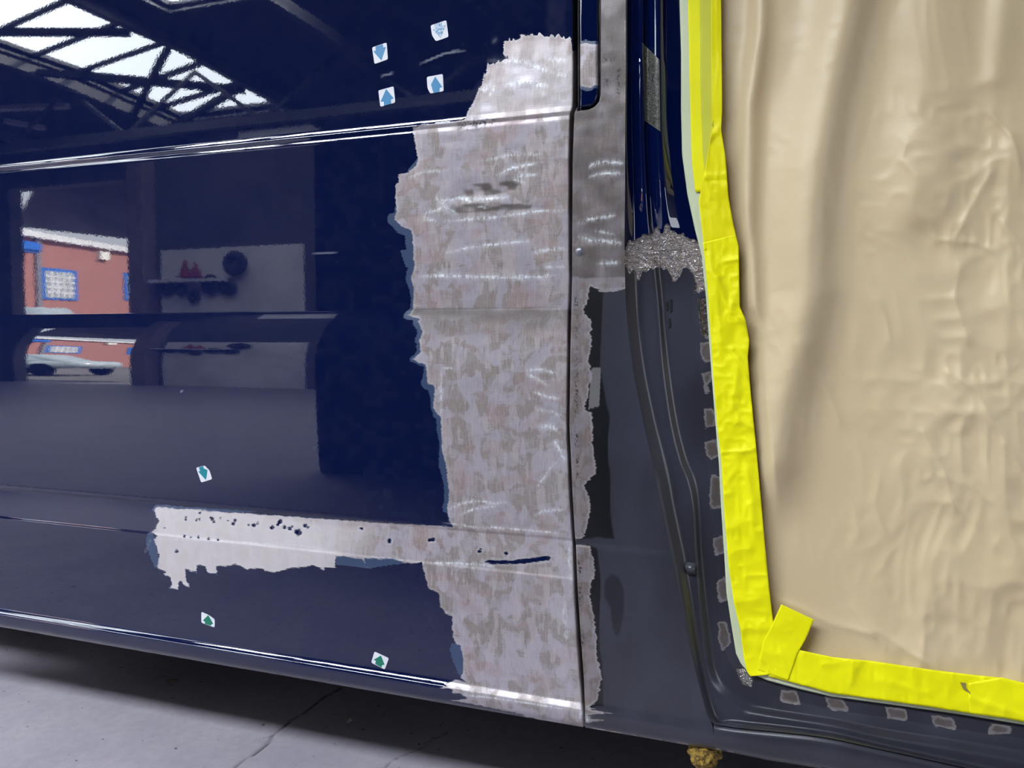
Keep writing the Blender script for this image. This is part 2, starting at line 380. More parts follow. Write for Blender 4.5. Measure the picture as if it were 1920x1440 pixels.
# ================================================================== YARD THINGS (seen mirrored in the paint)
def brick_mat():
    m = NT('red_brickwork'); c = m.n('ShaderNodeTexCoord'); mp = m.n('ShaderNodeMapping'); m.L(c.outputs['Object'], mp.inputs[0]); mp.inputs['Rotation'].default_value = (math.pi/2, 0, 0)
    b = m.n('ShaderNodeTexBrick'); m.L(mp.outputs[0], b.inputs['Vector']); b.inputs['Scale'].default_value = 1.0
    b.inputs['Brick Width'].default_value = .225; b.inputs['Row Height'].default_value = .075; b.inputs['Mortar Size'].default_value = .008
    b.inputs['Color1'].default_value = (.42, .15, .12, 1); b.inputs['Color2'].default_value = (.35, .13, .105, 1); b.inputs['Mortar'].default_value = (.38, .25, .22, 1)
    m.set(Base_Color=b.outputs[0], Roughness=.85); return m.m
M['blue'] = simple('bright_blue_paint', (.02, .14, .55), .4)
M['gutter'] = simple('pale_gutter', (.75, .75, .78), .5)
def brick_building():
    # facade plane through the mirrored view: starts at FA, runs along FT, faces the workshop
    FA = np.array([-28.7, -21.2]); FT = np.array([-.213, -.977]); FN = np.array([.977, -.213])
    def fu(px, py):
        """mirrored pixel -> (along facade, height)"""
        o = at(float(px), float(py), 0.0); d = ray(np.array(float(px)), np.array(float(py)))*np.array([1, -1, 1])
        t = ((FA-o[:2])@FN)/(d[:2]@FN); P = o+d*t; return float((P[:2]-FA)@FT), float(P[2])
    root = empty('brick_building', (FA[0], FA[1], 0)); root.rotation_euler = (0, 0, math.atan2(FT[1], FT[0]))
    tag(root, 'red brick building with blue framed windows across the yard, mirrored in the paint', 'building')
    part = lambda nm, b, mat, par=root, bevel=0: box_obj(nm, b, mat, par, bevel)
    # local y: outward is +y (left of the run direction)
    part('wall', (-7, 26, -6, 0, 0, 5.05), brick_mat())
    bm = bmesh.new(); add_bar(bm, (-7, .14, 5.12), (26, .14, 5.12), .30, .26); bm_obj('gutter', bm, M['gutter'], root)
    bm = bmesh.new(); f = [bm.verts.new(p) for p in ((-7, .2, 5.22), (26, .2, 5.22), (26, -6, 5.9), (-7, -6, 5.9))]; g = [bm.verts.new((v.co.x, v.co.y, v.co.z+.08)) for v in f]
    bm.faces.new(f[::-1]); bm.faces.new(g)
    for i in range(4): bm.faces.new((f[i], f[(i+1) % 4], g[(i+1) % 4], g[i]))
    bmesh.ops.recalc_face_normals(bm, faces=bm.faces[:]); bm_obj('roof', bm, simple('grey_roof_sheet', (.3, .3, .32), .7), root)
    u = fu(67, 480)[0]; part('drainpipe', (u-.13, u+.13, 0, .12, 0, 5.0), simple('grey_pipe', (.2, .2, .23), .5))
    glass = simple('dull_window_glass', (.35, .38, .42), .15)
    for (xa, ya), (xb, yb) in (((74, 502), (142, 572)), ((231, 514), (268, 574))):
        u0, z1 = fu(xa, ya); u1, _ = fu(xb, ya+8); _, z0 = fu(xb, yb); z0 = max(z0, 1.0)
        w = part('window', (u0, u1, 0, .05, z0, z1), M['blue']); a_, b_ = u0+.22, u1-.22
        part('pane', (a_, b_, .05, .06, z0+.08, z1-.14), glass, w)
        for kk in range(1, 5):
            xx = a_+(b_-a_)*kk/5; bm = bmesh.new(); add_box(bm, xx-.06, xx+.06, .06, .1, z0+.08, z1-.14); bm_obj('window_bar', bm, M['gutter'], w)
            zz = z0+.08+(z1-z0-.22)*kk/5; bm = bmesh.new(); add_box(bm, a_, b_, .06, .1, zz-.035, zz+.035); bm_obj('window_bar', bm, M['gutter'], w)
    u0, z1 = fu(19, 470); u1, _ = fu(32, 470); part('door', (u0-.6, u1, 0, .1, 0, z1), M['blue'])
    u1, z0 = fu(47, 472); part('door_hood', (u0-1.0, u1, 0, .8, z1, z1+.45), M['blue'], root, .1)
    u0, z0 = fu(181, 486); u1, z1 = fu(197, 472); part('wall_lamp', (u0, u1, 0, .2, z0, z1), simple('lamp_housing', (.85, .85, .8), .5))
brick_building()

def parked_car():
    root = empty('parked_car', (-17.6, -13.0, 0)); tag(root, 'pale car parked in the yard before the brick building, mirrored in the paint', 'car')
    paint = simple('pale_blue_car_paint', (.50, .58, .64), .25, Coat_Weight=1.0); gl = simple('car_glass', (.03, .04, .05), .05)
    bm = bmesh.new(); prof = [(-2.1, .35), (-2.15, .75), (-1.4, .92), (-.8, 1.42), (.5, 1.48), (1.2, 1.0), (2.05, .85), (2.1, .35)]
    for w, sc in ((.85, 1),):
        L = [bm.verts.new((x, -w if z < 1 else -w*.8, z)) for x, z in prof]; R_ = [bm.verts.new((x, w if z < 1 else w*.8, z)) for x, z in prof]
        bm.faces.new(L); bm.faces.new(R_[::-1])
        for i in range(len(prof)): bm.faces.new((L[i], R_[i], R_[(i+1) % len(prof)], L[(i+1) % len(prof)]))
    bmesh.ops.recalc_face_normals(bm, faces=bm.faces[:]); bmesh.ops.bevel(bm, geom=bm.edges[:], offset=.06, segments=2, affect='EDGES')
    bm_obj('body', bm, paint, root, True)
    bm = bmesh.new(); add_box(bm, -.75, .55, .70, .76, 1.02, 1.36); bm_obj('side_window', bm, gl, root)
    for sx in (-1.35, 1.35):
        for sy in (-.82, .82):
            bm = bmesh.new(); bmesh.ops.create_cone(bm, cap_ends=True, segments=20, radius1=.32, radius2=.32, depth=.2)
            bmesh.ops.rotate(bm, verts=bm.verts[:], matrix=__import__('mathutils').Matrix.Rotation(math.pi/2, 3, 'X')); bmesh.ops.translate(bm, verts=bm.verts[:], vec=(sx, sy, .32))
            bm_obj('wheel', bm, M['soot'], root)
parked_car()

def wall_tools():
    # dark round things hung on the white painted wall, and two small red cones on a ledge added to hold them up
    dk = simple('dark_rubber', (.022, .022, .03), .6); red = simple('red_plastic', (.32, .03, .03), .5)
    def hoop(x, z, r, lab):
        bm = bmesh.new(); n, k = 24, 8
        for i in range(n):
            for j in range(k):
                a, b = 2*math.pi*i/n, 2*math.pi*j/k; rr = r*.62+r*.38*math.cos(b)
                bm.verts.new((rr*math.cos(a), r*.3*math.sin(b), rr*math.sin(a)))
        bm.verts.ensure_lookup_table()
        for i in range(n):
            for j in range(k): bm.faces.new([bm.verts[q] for q in (i*k+j, i*k+(j+1) % k, ((i+1) % n)*k+(j+1) % k, ((i+1) % n)*k+j)])
        bmesh.ops.recalc_face_normals(bm, faces=bm.faces[:])
        o = bm_obj('rubber_ring', bm, dk, smooth=True); o.location = (x, -8.955+r*.32, z); tag(o, lab, 'ring', 'dark rings hung on the white wall')
    def wx(px): return float(at_back(px))
    spots = [(320, 545, .15, 'dark round ring hung on the white wall, nearest the doorway'), (346, 550, .12, 'smaller dark ring second from the doorway on the white wall'),
             (369, 564, .12, 'lowest dark ring on the white wall, third from the doorway'), (402, 540, .18, 'dark ring on the white wall, fourth from the doorway'),
             (434, 545, .16, 'dark ring on the white wall, farthest of the low ones from the doorway'), (448, 497, .22, 'highest dark ring on the white wall')]
    for px, py, r, lab in spots:
        d = ray(np.array(float(px)), np.array(float(py))); d = d*np.array([1, -1, 1]); o = at(px, py, 0.0); t = (-9+.0-0)/d[1]
        P = o+d*t; hoop(P[0], P[2], r, lab)
    for px, py, lab in ((357, 524, 'red cone on the added wall ledge, the larger of two'), (376, 524, 'red cone on the added wall ledge, the smaller of two')):
        d = ray(np.array(float(px)), np.array(float(py)))*np.array([1, -1, 1]); P = at(px, py, 0.0)+d*(-9/d[1]); h = .30 if px == 357 else .24
        bm = bmesh.new(); bmesh.ops.create_cone(bm, cap_ends=True, segments=16, radius1=.09, radius2=.015, depth=h)
        add_box(bm, -.1, .1, -.1, .1, -h/2-.015, -h/2)
        o = bm_obj('traffic_cone', bm, red); o.location = (P[0], -8.87, P[2]+h/2); tag(o, lab, 'cone', 'red cones on the wall ledge')
    P = at(366, 526, 0.0); d = ray(np.array(366.), np.array(526.))*np.array([1, -1, 1]); P = P+d*(-9/d[1])
    tag(box_obj('added_ledge', (P[0]-.75, P[0]+.75, -8.98, -8.74, P[2]-.08, P[2]-.03), M['white']), kind='structure')  # ledge added as a support under the cones, not clearly seen in the image
wall_tools()

# ================================================================== VAN
van = empty('van', (0, 0, 0))
tag(van, 'dark blue van under repair with sanded bare metal sliding door and pillar', 'van')
# ---- side profile of the bodywork: slope (degrees, up-facing positive) against height z0
PROF = [(1.80, 6), (1.50, 4.0), (1.36, 2.6), (1.206, 2.3), (1.204, 11), (1.1985, 16), (1.1965, -14), (1.1925, -14), (1.1905, 13), (1.187, 10), (1.184, .2), (1.05, 0.1), (.9135, -.3), (.912, 11.5), (.885, 7.5), (.845, 3.0), (.815, .6), (.78, -.3), (.65, -1.2), (.5700, -2.2), (.5690, -30), (.5655, -30), (.5645, 5.5), (.5400, 5.0), (.5110, 4.5), (.5095, 15), (.5065, 15), (.5050, -1.5), (.44, -2.5), (.335, -4.5), (.322, 0), (.317, 27), (.310, 32), (.305, 5), (.300, -14), (.290, -25), (.284, -60), (.280, -75)]
zt = np.concatenate([np.arange(.280, 1.80, .0004)])
_pz = np.array([p[0] for p in PROF])[::-1]; _pa = np.array([p[1] for p in PROF])[::-1]
_sl = np.tan(np.radians(np.interp(zt, _pz, _pa)))
_y = np.concatenate([[0], np.cumsum((_sl[1:]+_sl[:-1])/2*np.diff(zt))]); _y -= np.interp(.75, zt, _y)
def prof_y(z0): return np.interp(z0, zt, _y)
def skin(px, z0, inset=0.0, prof=None):
    """point of the side skin seen under photo column px at profile height z0 (depth follows the profile)"""
    Y = (prof or prof_y)(z0)+inset; k = (CAMD+Y)/CAMD; Z = ZC+(z0-ZC)*k
    # column: solve on the plane Y at height Z
    d_y = CAMD+Y
    u = (px-960)/FPX; dz = Z-ZC
    # lateral x from u = (x*RT.x + d_y*RT.y)/(x*FWD.x + d_y*FWD.y + dz*FWD.z)
    x = (u*(d_y*FWD[1]+dz*FWD[2])-d_y*RT[1])/(RT[0]-u*FWD[0])
    return np.stack([x, Y-0*x, Z-0*x], -1)
PROFP = [p for p in PROF if not (.504 < p[0] < .575 or 1.18 < p[0] < 1.21 or .84 < p[0] < .93)]+[(.566, -2.2), (.564, 9), (.559, 12), (.553, 3), (.548, -1)]
PROFP = [(z, a*.5 if .303 < z < .32 else a) for z, a in PROFP]; _pp = np.array(sorted(PROFP)); _slp = np.tan(np.radians(np.interp(zt, _pp[:, 0], _pp[:, 1])))
_yp = np.concatenate([[0], np.cumsum((_slp[1:]+_slp[:-1])/2*np.diff(zt))]); _yp -= np.interp(.75, zt, _yp)
def prof_p(z0): return np.interp(z0, zt, _yp)
def rows(z_lo, z_hi, step):
    z = list(np.arange(z_lo, z_hi, step))
    for c, w in ((1.197, .012), (.912, .006), (.567, .006), (.508, .006), (.311, .016), (.288, .010)):
        if z_lo < c < z_hi: z += list(np.arange(c-w, c+w, .0008))
    z = np.unique(np.round(np.clip(z, z_lo, z_hi), 5)); return z[np.concatenate([[True], np.diff(z) > .00035])]
def imgy(z0, px=1070):
    return proj(skin(np.full(np.shape(z0), float(px)), np.asarray(z0)))[1]

# ---- photo outlines of the sanding
G_DOOR = [(1073, -400), (1073, 0), (1074, 130), (1073, 200), (1068, 214), (1066, 300), (1066, 470), (1067, 520), (1063, 640), (1061, 800), (1066, 930), (1071, 1000), (1073, 1020), (1075, 1100), (1080, 1190), (1086, 1270), (1089, 1300), (1092, 1345), (1094, 1380)]
G_PIL = [(1083, -400), (1083, 200), (1077, 214), (1074, 300), (1073, 470), (1073, 520), (1070, 640), (1068, 800), (1074, 930), (1078, 1000), (1080, 1020), (1083, 1100), (1089, 1190), (1095, 1270), (1096, 1300), (1097, 1345), (1098, 1380)]
P_UP = [(944, 78), (953, 74), (975, 72), (976, 66), (1010, 65), (1043, 67), (1067, 73), (1072, 95), (1100, 100), (1100, 230), (870, 226), (875, 214), (887, 195), (896, 172), (908, 147), (915, 120), (933, 117), (951, 108), (943, 105)]
P_MAIN = [(775, 240), (815, 232), (850, 228), (879, 222), (950, 212), (1110, 200), (1110, 1400), (1000, 1345), (900, 1323), (845, 1313), (876, 1310), (868, 1305), (866, 1301), (847, 1300), (851, 1293), (819, 1290), (838, 1287), (835, 1283), (855, 1274), (873, 1279), (864, 1270), (868, 1259), (868, 1231), (864, 1212), (853, 1205), (848, 1180), (849, 1154), (834, 1149), (826, 1136), (823, 1113), (804, 1104), (796, 1074), (790, 1055), (773, 1057), (757, 1055), (740, 1047), (683, 1047), (687, 1063), (680, 1050), (655, 1046), (630, 1043), (628, 1066), (610, 1063), (607, 1068), (585, 1059), (573, 1063), (543, 1066), (516, 1073), (496, 1070), (490, 1066), (463, 1068), (443, 1057), (429, 1060), (404, 1062), (408, 1077), (389, 1073), (385, 1062), (369, 1059), (368, 1073), (346, 1066), (350, 1090), (355, 1101), (346, 1097), (339, 1087), (333, 1093), (335, 1106), (318, 1102), (323, 1096), (319, 1081), (307, 1077), (313, 1072), (295, 1065), (299, 1040), (289, 1012), (296, 1005), (284, 997), (292, 992), (298, 975), (289, 957), (294, 951), (400, 958), (540, 969), (700, 979), (800, 986), (849, 988), (842, 973), (838, 953), (842, 935), (841, 913), (837, 880), (830, 849), (827, 818), (827, 784), (818, 775), (813, 764), (814, 724), (801, 718), (799, 685), (774, 674), (789, 660), (785, 637), (793, 622), (782, 605), (786, 597), (766, 592), (776, 578), (776, 541), (770, 522), (777, 503), (775, 472), (772, 432), (752, 424), (738, 411), (744, 398), (741, 372), (742, 345), (748, 341), (745, 327), (768, 322), (780, 312), (784, 298), (778, 270)]
FEATHERS = [[(630, 1044), (655, 1047), (680, 1051), (687, 1063), (633, 1057)], [(683, 1047), (745, 1047), (755, 1055), (730, 1058), (690, 1064)], [(848, 1207), (864, 1213), (869, 1231), (868, 1258), (862, 1264), (850, 1238), (845, 1220)], [(284, 998), (290, 1020), (299, 1064), (292, 1062), (282, 1040), (276, 1020), (277, 1003)],
            [(753, 472), (762, 470), (776, 472), (776, 503), (762, 498)], [(768, 318), (784, 298), (786, 322), (768, 328)], [(738, 411), (745, 380), (757, 375), (757, 395)]]
HOLES = [(559, 998, 6.5), (730, 1014, 4.5), (806, 1013, 3.5), (812, 1012, 3.5), (898, 1034, 3), (901, 1031, 2.5), (949, 1038, 4), (510, 989, 4), (525, 978, 4.5), (521, 984, 2.5), (533, 989, 3.5), (543, 992, 4), (548, 986, 2.5), (572, 986, 4), (577, 989, 3), (437, 983, 3.5), (441, 975, 2.5), (476, 985, 3.5), (483, 981, 2.5), (398, 973, 3.5), (401, 978, 3), (395, 971, 2.5), (413, 972, 2.5), (349, 969, 2.5), (348, 974, 2.5), (375, 962, 2.8), (374, 974, 2), (368, 975, 2), (428, 976, 2), (466, 984, 2), (331, 1034, 3.5), (346, 1005, 2.6), (358, 1007, 2), (372, 1007, 2.6), (391, 1010, 2.6), (409, 1012, 2.6), (678, 991, 3), (309, 990, 2)]
SLOT = [(905, 1054), (915, 1050), (960, 1051), (1000, 1046), (1028, 1042), (1034, 1045), (1030, 1051), (985, 1056), (960, 1058), (920, 1057)]
BRIGHT = [[(285, 945), (420, 957), (560, 972), (700, 985), (720, 1030), (650, 1040), (630, 1075), (500, 1080), (360, 1110), (300, 1110)]]
STREAKS = [  # (polyline, half width px, strength); highlights painted on the sanded steel
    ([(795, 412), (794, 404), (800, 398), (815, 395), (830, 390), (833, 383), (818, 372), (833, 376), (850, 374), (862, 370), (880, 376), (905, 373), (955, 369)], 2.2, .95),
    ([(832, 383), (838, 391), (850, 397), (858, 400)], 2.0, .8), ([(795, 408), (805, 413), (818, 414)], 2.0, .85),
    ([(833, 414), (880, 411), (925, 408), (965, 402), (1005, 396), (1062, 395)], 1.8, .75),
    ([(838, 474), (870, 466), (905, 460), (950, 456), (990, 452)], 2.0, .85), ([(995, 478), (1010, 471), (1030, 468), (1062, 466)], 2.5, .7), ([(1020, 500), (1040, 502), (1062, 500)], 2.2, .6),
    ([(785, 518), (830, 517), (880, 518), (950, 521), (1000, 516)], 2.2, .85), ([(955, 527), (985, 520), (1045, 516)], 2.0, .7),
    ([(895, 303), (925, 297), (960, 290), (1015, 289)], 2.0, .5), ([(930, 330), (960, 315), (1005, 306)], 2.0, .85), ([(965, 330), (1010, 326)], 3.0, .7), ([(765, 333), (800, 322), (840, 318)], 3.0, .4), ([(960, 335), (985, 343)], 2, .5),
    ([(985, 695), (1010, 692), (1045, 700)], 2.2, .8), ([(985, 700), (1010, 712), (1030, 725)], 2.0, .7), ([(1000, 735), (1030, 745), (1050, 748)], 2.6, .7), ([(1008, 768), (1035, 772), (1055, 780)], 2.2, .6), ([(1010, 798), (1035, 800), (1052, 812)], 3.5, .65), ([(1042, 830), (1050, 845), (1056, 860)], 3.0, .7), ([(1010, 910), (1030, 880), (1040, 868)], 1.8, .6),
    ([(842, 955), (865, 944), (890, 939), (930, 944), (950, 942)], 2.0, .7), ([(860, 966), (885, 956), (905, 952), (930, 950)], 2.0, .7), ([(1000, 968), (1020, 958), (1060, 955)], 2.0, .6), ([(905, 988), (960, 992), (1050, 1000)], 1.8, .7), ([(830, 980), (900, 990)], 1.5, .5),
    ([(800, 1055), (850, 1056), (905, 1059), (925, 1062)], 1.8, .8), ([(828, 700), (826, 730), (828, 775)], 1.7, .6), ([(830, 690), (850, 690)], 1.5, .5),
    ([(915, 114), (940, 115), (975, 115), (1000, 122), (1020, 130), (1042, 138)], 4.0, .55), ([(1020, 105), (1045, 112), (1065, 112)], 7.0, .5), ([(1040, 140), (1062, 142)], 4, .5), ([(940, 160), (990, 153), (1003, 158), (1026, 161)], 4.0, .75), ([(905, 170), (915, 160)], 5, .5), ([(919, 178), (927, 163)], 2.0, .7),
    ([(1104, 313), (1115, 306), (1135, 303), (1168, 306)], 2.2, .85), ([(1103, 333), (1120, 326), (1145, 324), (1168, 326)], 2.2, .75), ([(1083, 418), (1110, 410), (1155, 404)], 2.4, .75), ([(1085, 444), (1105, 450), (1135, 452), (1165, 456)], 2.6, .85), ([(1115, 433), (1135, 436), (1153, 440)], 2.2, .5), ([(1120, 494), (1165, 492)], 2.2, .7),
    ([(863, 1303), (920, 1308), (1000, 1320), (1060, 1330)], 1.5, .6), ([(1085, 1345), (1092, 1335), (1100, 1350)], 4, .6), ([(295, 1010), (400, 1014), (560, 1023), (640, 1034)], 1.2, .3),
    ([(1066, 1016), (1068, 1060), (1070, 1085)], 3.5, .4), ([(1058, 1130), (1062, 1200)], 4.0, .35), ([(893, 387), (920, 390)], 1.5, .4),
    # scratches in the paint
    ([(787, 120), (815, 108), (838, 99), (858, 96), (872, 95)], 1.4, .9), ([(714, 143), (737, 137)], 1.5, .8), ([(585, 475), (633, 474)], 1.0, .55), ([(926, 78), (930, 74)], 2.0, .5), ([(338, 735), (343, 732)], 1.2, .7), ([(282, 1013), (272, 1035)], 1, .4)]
P_PMETAL = [(1060, -420), (1178, -420), (1176, 520), (1174, 541), (1150, 546), (1128, 547), (1107, 537), (1100, 572), (1095, 580), (1097, 590), (1107, 600), (1109, 640), (1103, 680), (1110, 700), (1100, 752), (1096, 770), (1110, 776), (1112, 830), (1118, 888), (1103, 900), (1096, 915), (1105, 932), (1108, 950), (1102, 980), (1092, 1010), (1060, 1016)]
P_PMETAL2 = [(1060, 1019), (1106, 1022), (1113, 1045), (1115, 1080), (1108, 1092), (1106, 1120), (1112, 1140), (1118, 1200), (1120, 1240), (1126, 1262), (1127, 1280), (1121, 1312), (1104, 1328), (1150, 1338), (1100, 1343), (1132, 1350), (1100, 1356), (1060, 1360)]
def sand_attrs(P, pillar=False):
    px, py = proj(P); Z = np.zeros(px.shape); a = {k: Z.copy() for k in ATT}; a['primer'] -= 40
    wob = 2.2*vnoise(px/60, py/5, 1)+1.2*vnoise(px/5, py/40, 2)
    if not pillar:
        md = np.maximum(sdf_poly(px, py, P_UP), sdf_poly(px, py, P_MAIN))
        up = sdf_poly(px, py, P_UP); md = np.where((py < 200) & (up > -40), md+4.5*vnoise(px/3.4, py/90, 15)*np.clip((190-py)/60, .15, 1), md)
        md = md+wob*.6
        for x, y, r in HOLES:
            md = np.where((abs(px-x) < 30) & (abs(py-y) < 30), np.minimum(md, np.hypot(px-x, (py-y))-r), md)
        md = np.minimum(md, -sdf_poly(px, py, SLOT))
        fw = np.where((py > 400) & (py < 960), 5+9*np.clip(.5+vnoise(px/300, py/38, 5), 0, 1), 2*np.clip(.4+vnoise(px/40, py/40, 6), 0, 1))
        fw = np.where(up > -20, 1.0, fw)
        for f in FEATHERS: fw = np.where(sdf_poly(px, py, f) > -1.0, 60, fw)
        a['metal'] = md; a['featherw'] = fw
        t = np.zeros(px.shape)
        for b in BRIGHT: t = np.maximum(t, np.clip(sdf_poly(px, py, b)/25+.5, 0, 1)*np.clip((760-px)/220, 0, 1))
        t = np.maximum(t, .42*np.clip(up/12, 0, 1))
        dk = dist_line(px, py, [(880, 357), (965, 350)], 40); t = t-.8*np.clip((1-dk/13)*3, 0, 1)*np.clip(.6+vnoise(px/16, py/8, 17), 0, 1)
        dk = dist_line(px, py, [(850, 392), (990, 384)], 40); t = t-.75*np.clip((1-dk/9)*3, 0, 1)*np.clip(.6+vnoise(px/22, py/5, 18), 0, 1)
        t = t-.75*np.clip((py-575)/8, 0, 1)*np.clip((660-py)/70, 0, 1)  # shade put into the steel colour below the mid crease, offsetting the ridge light
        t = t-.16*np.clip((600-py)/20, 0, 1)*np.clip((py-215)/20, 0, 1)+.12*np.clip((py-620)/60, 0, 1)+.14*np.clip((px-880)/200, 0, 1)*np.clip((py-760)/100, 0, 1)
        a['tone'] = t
        a['residue'] = np.clip(1-dist_line(px, py, [(870, 236), (920, 228)], 30)/16, 0, 1)*.8
    else:
        md = np.maximum(sdf_poly(px, py, P_PMETAL), sdf_poly(px, py, P_PMETAL2))+wob*.7
        ser = 3.0*vnoise(px/200, py/3.2, 8)*np.clip((py-520)/20, 0, 1); a['metal'] = md+ser
        a['primer'] = np.clip(py-470, -40, 40)
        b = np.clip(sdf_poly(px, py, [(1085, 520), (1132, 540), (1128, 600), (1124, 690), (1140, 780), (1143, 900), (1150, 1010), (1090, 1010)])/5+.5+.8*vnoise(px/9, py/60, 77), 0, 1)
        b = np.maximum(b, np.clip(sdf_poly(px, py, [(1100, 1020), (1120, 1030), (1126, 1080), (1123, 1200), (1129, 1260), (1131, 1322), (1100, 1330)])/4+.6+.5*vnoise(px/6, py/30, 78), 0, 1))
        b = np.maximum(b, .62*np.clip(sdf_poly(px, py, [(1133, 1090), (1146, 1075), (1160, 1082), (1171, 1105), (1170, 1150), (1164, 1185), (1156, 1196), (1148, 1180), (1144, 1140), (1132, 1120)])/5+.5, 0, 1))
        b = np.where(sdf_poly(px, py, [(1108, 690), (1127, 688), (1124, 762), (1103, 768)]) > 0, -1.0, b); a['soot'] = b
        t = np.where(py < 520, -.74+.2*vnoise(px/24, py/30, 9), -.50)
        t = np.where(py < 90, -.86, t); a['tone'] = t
        a['residue'] = np.clip(1-dist_line(px, py, [(1080, 545), (1081, 700), (1080, 800), (1084, 900)], 30)/5, 0, 1)+np.clip(1-dist_line(px, py, [(1087, 1040), (1089, 1120), (1095, 1230)], 30)/6, 0, 1)
        a['residue'] = a['residue']*np.clip(.55+vnoise(px/50, py/16, 12), 0, 1)
        for ln in ([(1130, 112), (1150, 110)], [(1138, 150), (1136, 160)], [(1160, 130), (1158, 180)]): a['residue'] = np.maximum(a['residue'], .9*np.clip(1-dist_line(px, py, ln, 30)/6, 0, 1))
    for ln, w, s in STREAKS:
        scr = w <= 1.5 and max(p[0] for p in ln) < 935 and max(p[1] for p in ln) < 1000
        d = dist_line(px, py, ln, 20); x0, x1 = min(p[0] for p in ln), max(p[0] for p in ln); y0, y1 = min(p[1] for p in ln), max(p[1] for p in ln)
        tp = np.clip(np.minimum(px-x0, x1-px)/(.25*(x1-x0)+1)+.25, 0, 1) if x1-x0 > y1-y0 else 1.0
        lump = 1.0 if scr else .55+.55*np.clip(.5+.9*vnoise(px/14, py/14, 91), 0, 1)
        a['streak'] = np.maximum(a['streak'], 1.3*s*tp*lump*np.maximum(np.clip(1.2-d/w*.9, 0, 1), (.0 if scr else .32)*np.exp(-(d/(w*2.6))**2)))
    return a
# edge roll used at both lips of the door gap
ROLL = [(.0, .0), (.0008, .0001), (.0015, .0005), (.0020, .0013), (.0022, .0030), (.0022, .022)]
def sliding_door():
    z = np.concatenate([rows(.281, 1.40, .0023), np.arange(1.402, 1.70, .008)]); iy = imgy(z); gx = interp(G_DOOR, iy)
    pxs = np.concatenate([np.arange(-330, -20, 12.0), np.arange(-20, 700, 2.9), np.arange(700, 1050, 2.5)])
    cols = []
    for p in pxs: cols.append(skin(np.full(z.shape, p), z))
    for f in np.linspace(0.05, 1, 12): cols.append(skin(1050+(gx-1050-2.0)*f, z))
    edge = skin(gx-2.0, z)
    for dx, dy in ROLL[1:]:
        q = edge.copy(); q[:, 0] += dx; q[:, 1] += dy; cols.append(q)
    P = np.stack(cols, 1)
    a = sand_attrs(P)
    # real dents left by the sanding
    px, py = proj(P)
    dent = .0012*np.clip(1-dist_line(px, py, [(870, 362), (960, 352)], 40)/26, 0, 1)
    for x, y, r in HOLES:
        if r > 3: dent = dent+.0012*np.clip(1.3-np.hypot(px-x, py-y)/r, 0, 1)
    wig = a['metal'] > 0
    P[..., 1] += dent+wig*(.00022*vnoise(px/26, py/14, 21)+.0001*vnoise(px/7, py/30, 22))
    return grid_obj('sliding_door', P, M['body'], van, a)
sliding_door()

LINE_A = [(1172, -400), (1172, 130), (1171, 250), (1171, 350), (1170, 430), (1170, 490), (1172, 560), (1176, 620), (1187, 700), (1205, 790), (1221, 860), (1240, 950), (1259, 1040), (1275, 1120), (1290, 1200), (1302, 1250), (1315, 1300), (1330, 1345), (1336, 1362), (1340, 1400)]
STRIP = [(1083, -420), (1125, -420), (1125, 175), (1122, 190), (1114, 199), (1104, 204), (1083, 207)]
def pillar_panel():
    z = np.concatenate([rows(.281, 1.42, .0021), np.arange(1.424, 1.62, .008)]); iy = imgy(z); gx = interp(G_PIL, iy); ax = interp(LINE_A, iy)
    for _ in range(4): ax = .5*ax+.5*interp(LINE_A, proj(skin(ax, z, 0.0, prof_p))[1])
    ax = ax+1.0
    cols = []
    e = skin(gx+1.8, z, 0.0, prof_p)
    for dx, dy in ROLL[::-1]:
        q = e.copy(); q[:, 0] -= dx; q[:, 1] += dy; cols.append(q)
    for f in np.linspace(0, 1, 96)[1:]: cols.append(skin(gx+1.8+(ax-gx-1.8)*f, z, 0.0, prof_p))
    P = np.stack(cols, 1); px, py = proj(P)
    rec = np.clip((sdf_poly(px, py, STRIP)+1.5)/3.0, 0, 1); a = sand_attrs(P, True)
    P[..., 1] += .009*rec
    P[..., 1] += (a['metal'] > 0)*(.0003*vnoise(px/22, py/16, 31))
    a['metal'] = np.where(rec > .6, -40, a['metal']); a['primer'] = np.where(rec > .6, 30, a['primer'])
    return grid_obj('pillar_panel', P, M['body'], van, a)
pillar_panel()
def trim_strip():
    # narrow blue filler strip with a rounded lower corner, sanded across the middle
    L, Rr, n = 1086.0, 1121.0, 22
    ys = np.concatenate([np.linspace(-230, 165, 130), np.linspace(165, 203, 34)[1:]])
    iy_to_z = lambda y: np.interp(-y, -imgy(zt[::10]), zt[::10])
    fr = np.concatenate([[0, .02, .05, .09], np.linspace(.13, .87, n), [.91, .95, .98, 1]])
    rd = np.concatenate([[.006, .0025, .001, .0003], np.zeros(n), [.0003, .001, .0025, .006]])
    P = np.zeros((len(ys), len(fr), 3))
    for i, y in enumerate(ys):
        r = Rr if y < 178 else Rr-22*(1-math.sqrt(max(0, 1-((y-178)/26)**2)))
        p = skin(L+(r-L)*fr, np.full(fr.shape, iy_to_z(y)), .0008, prof_p); p[:, 1] += rd
        if y > 200: p[:, 1] += .003
        P[i] = p
    px, py = proj(P); a = {k: np.zeros(px.shape) for k in ATT}
    a['primer'] -= 40; a['metal'] = np.minimum(py-82+1.5*vnoise(px/6, py*0, 1), 161+5*vnoise(px/9, py*0, 2)-py)
    a['featherw'] = np.full(px.shape, 6.0); a['tone'] = np.full(px.shape, .12)
    return grid_obj('trim_strip', P, M['body'], van, a, flip=True)
trim_strip()

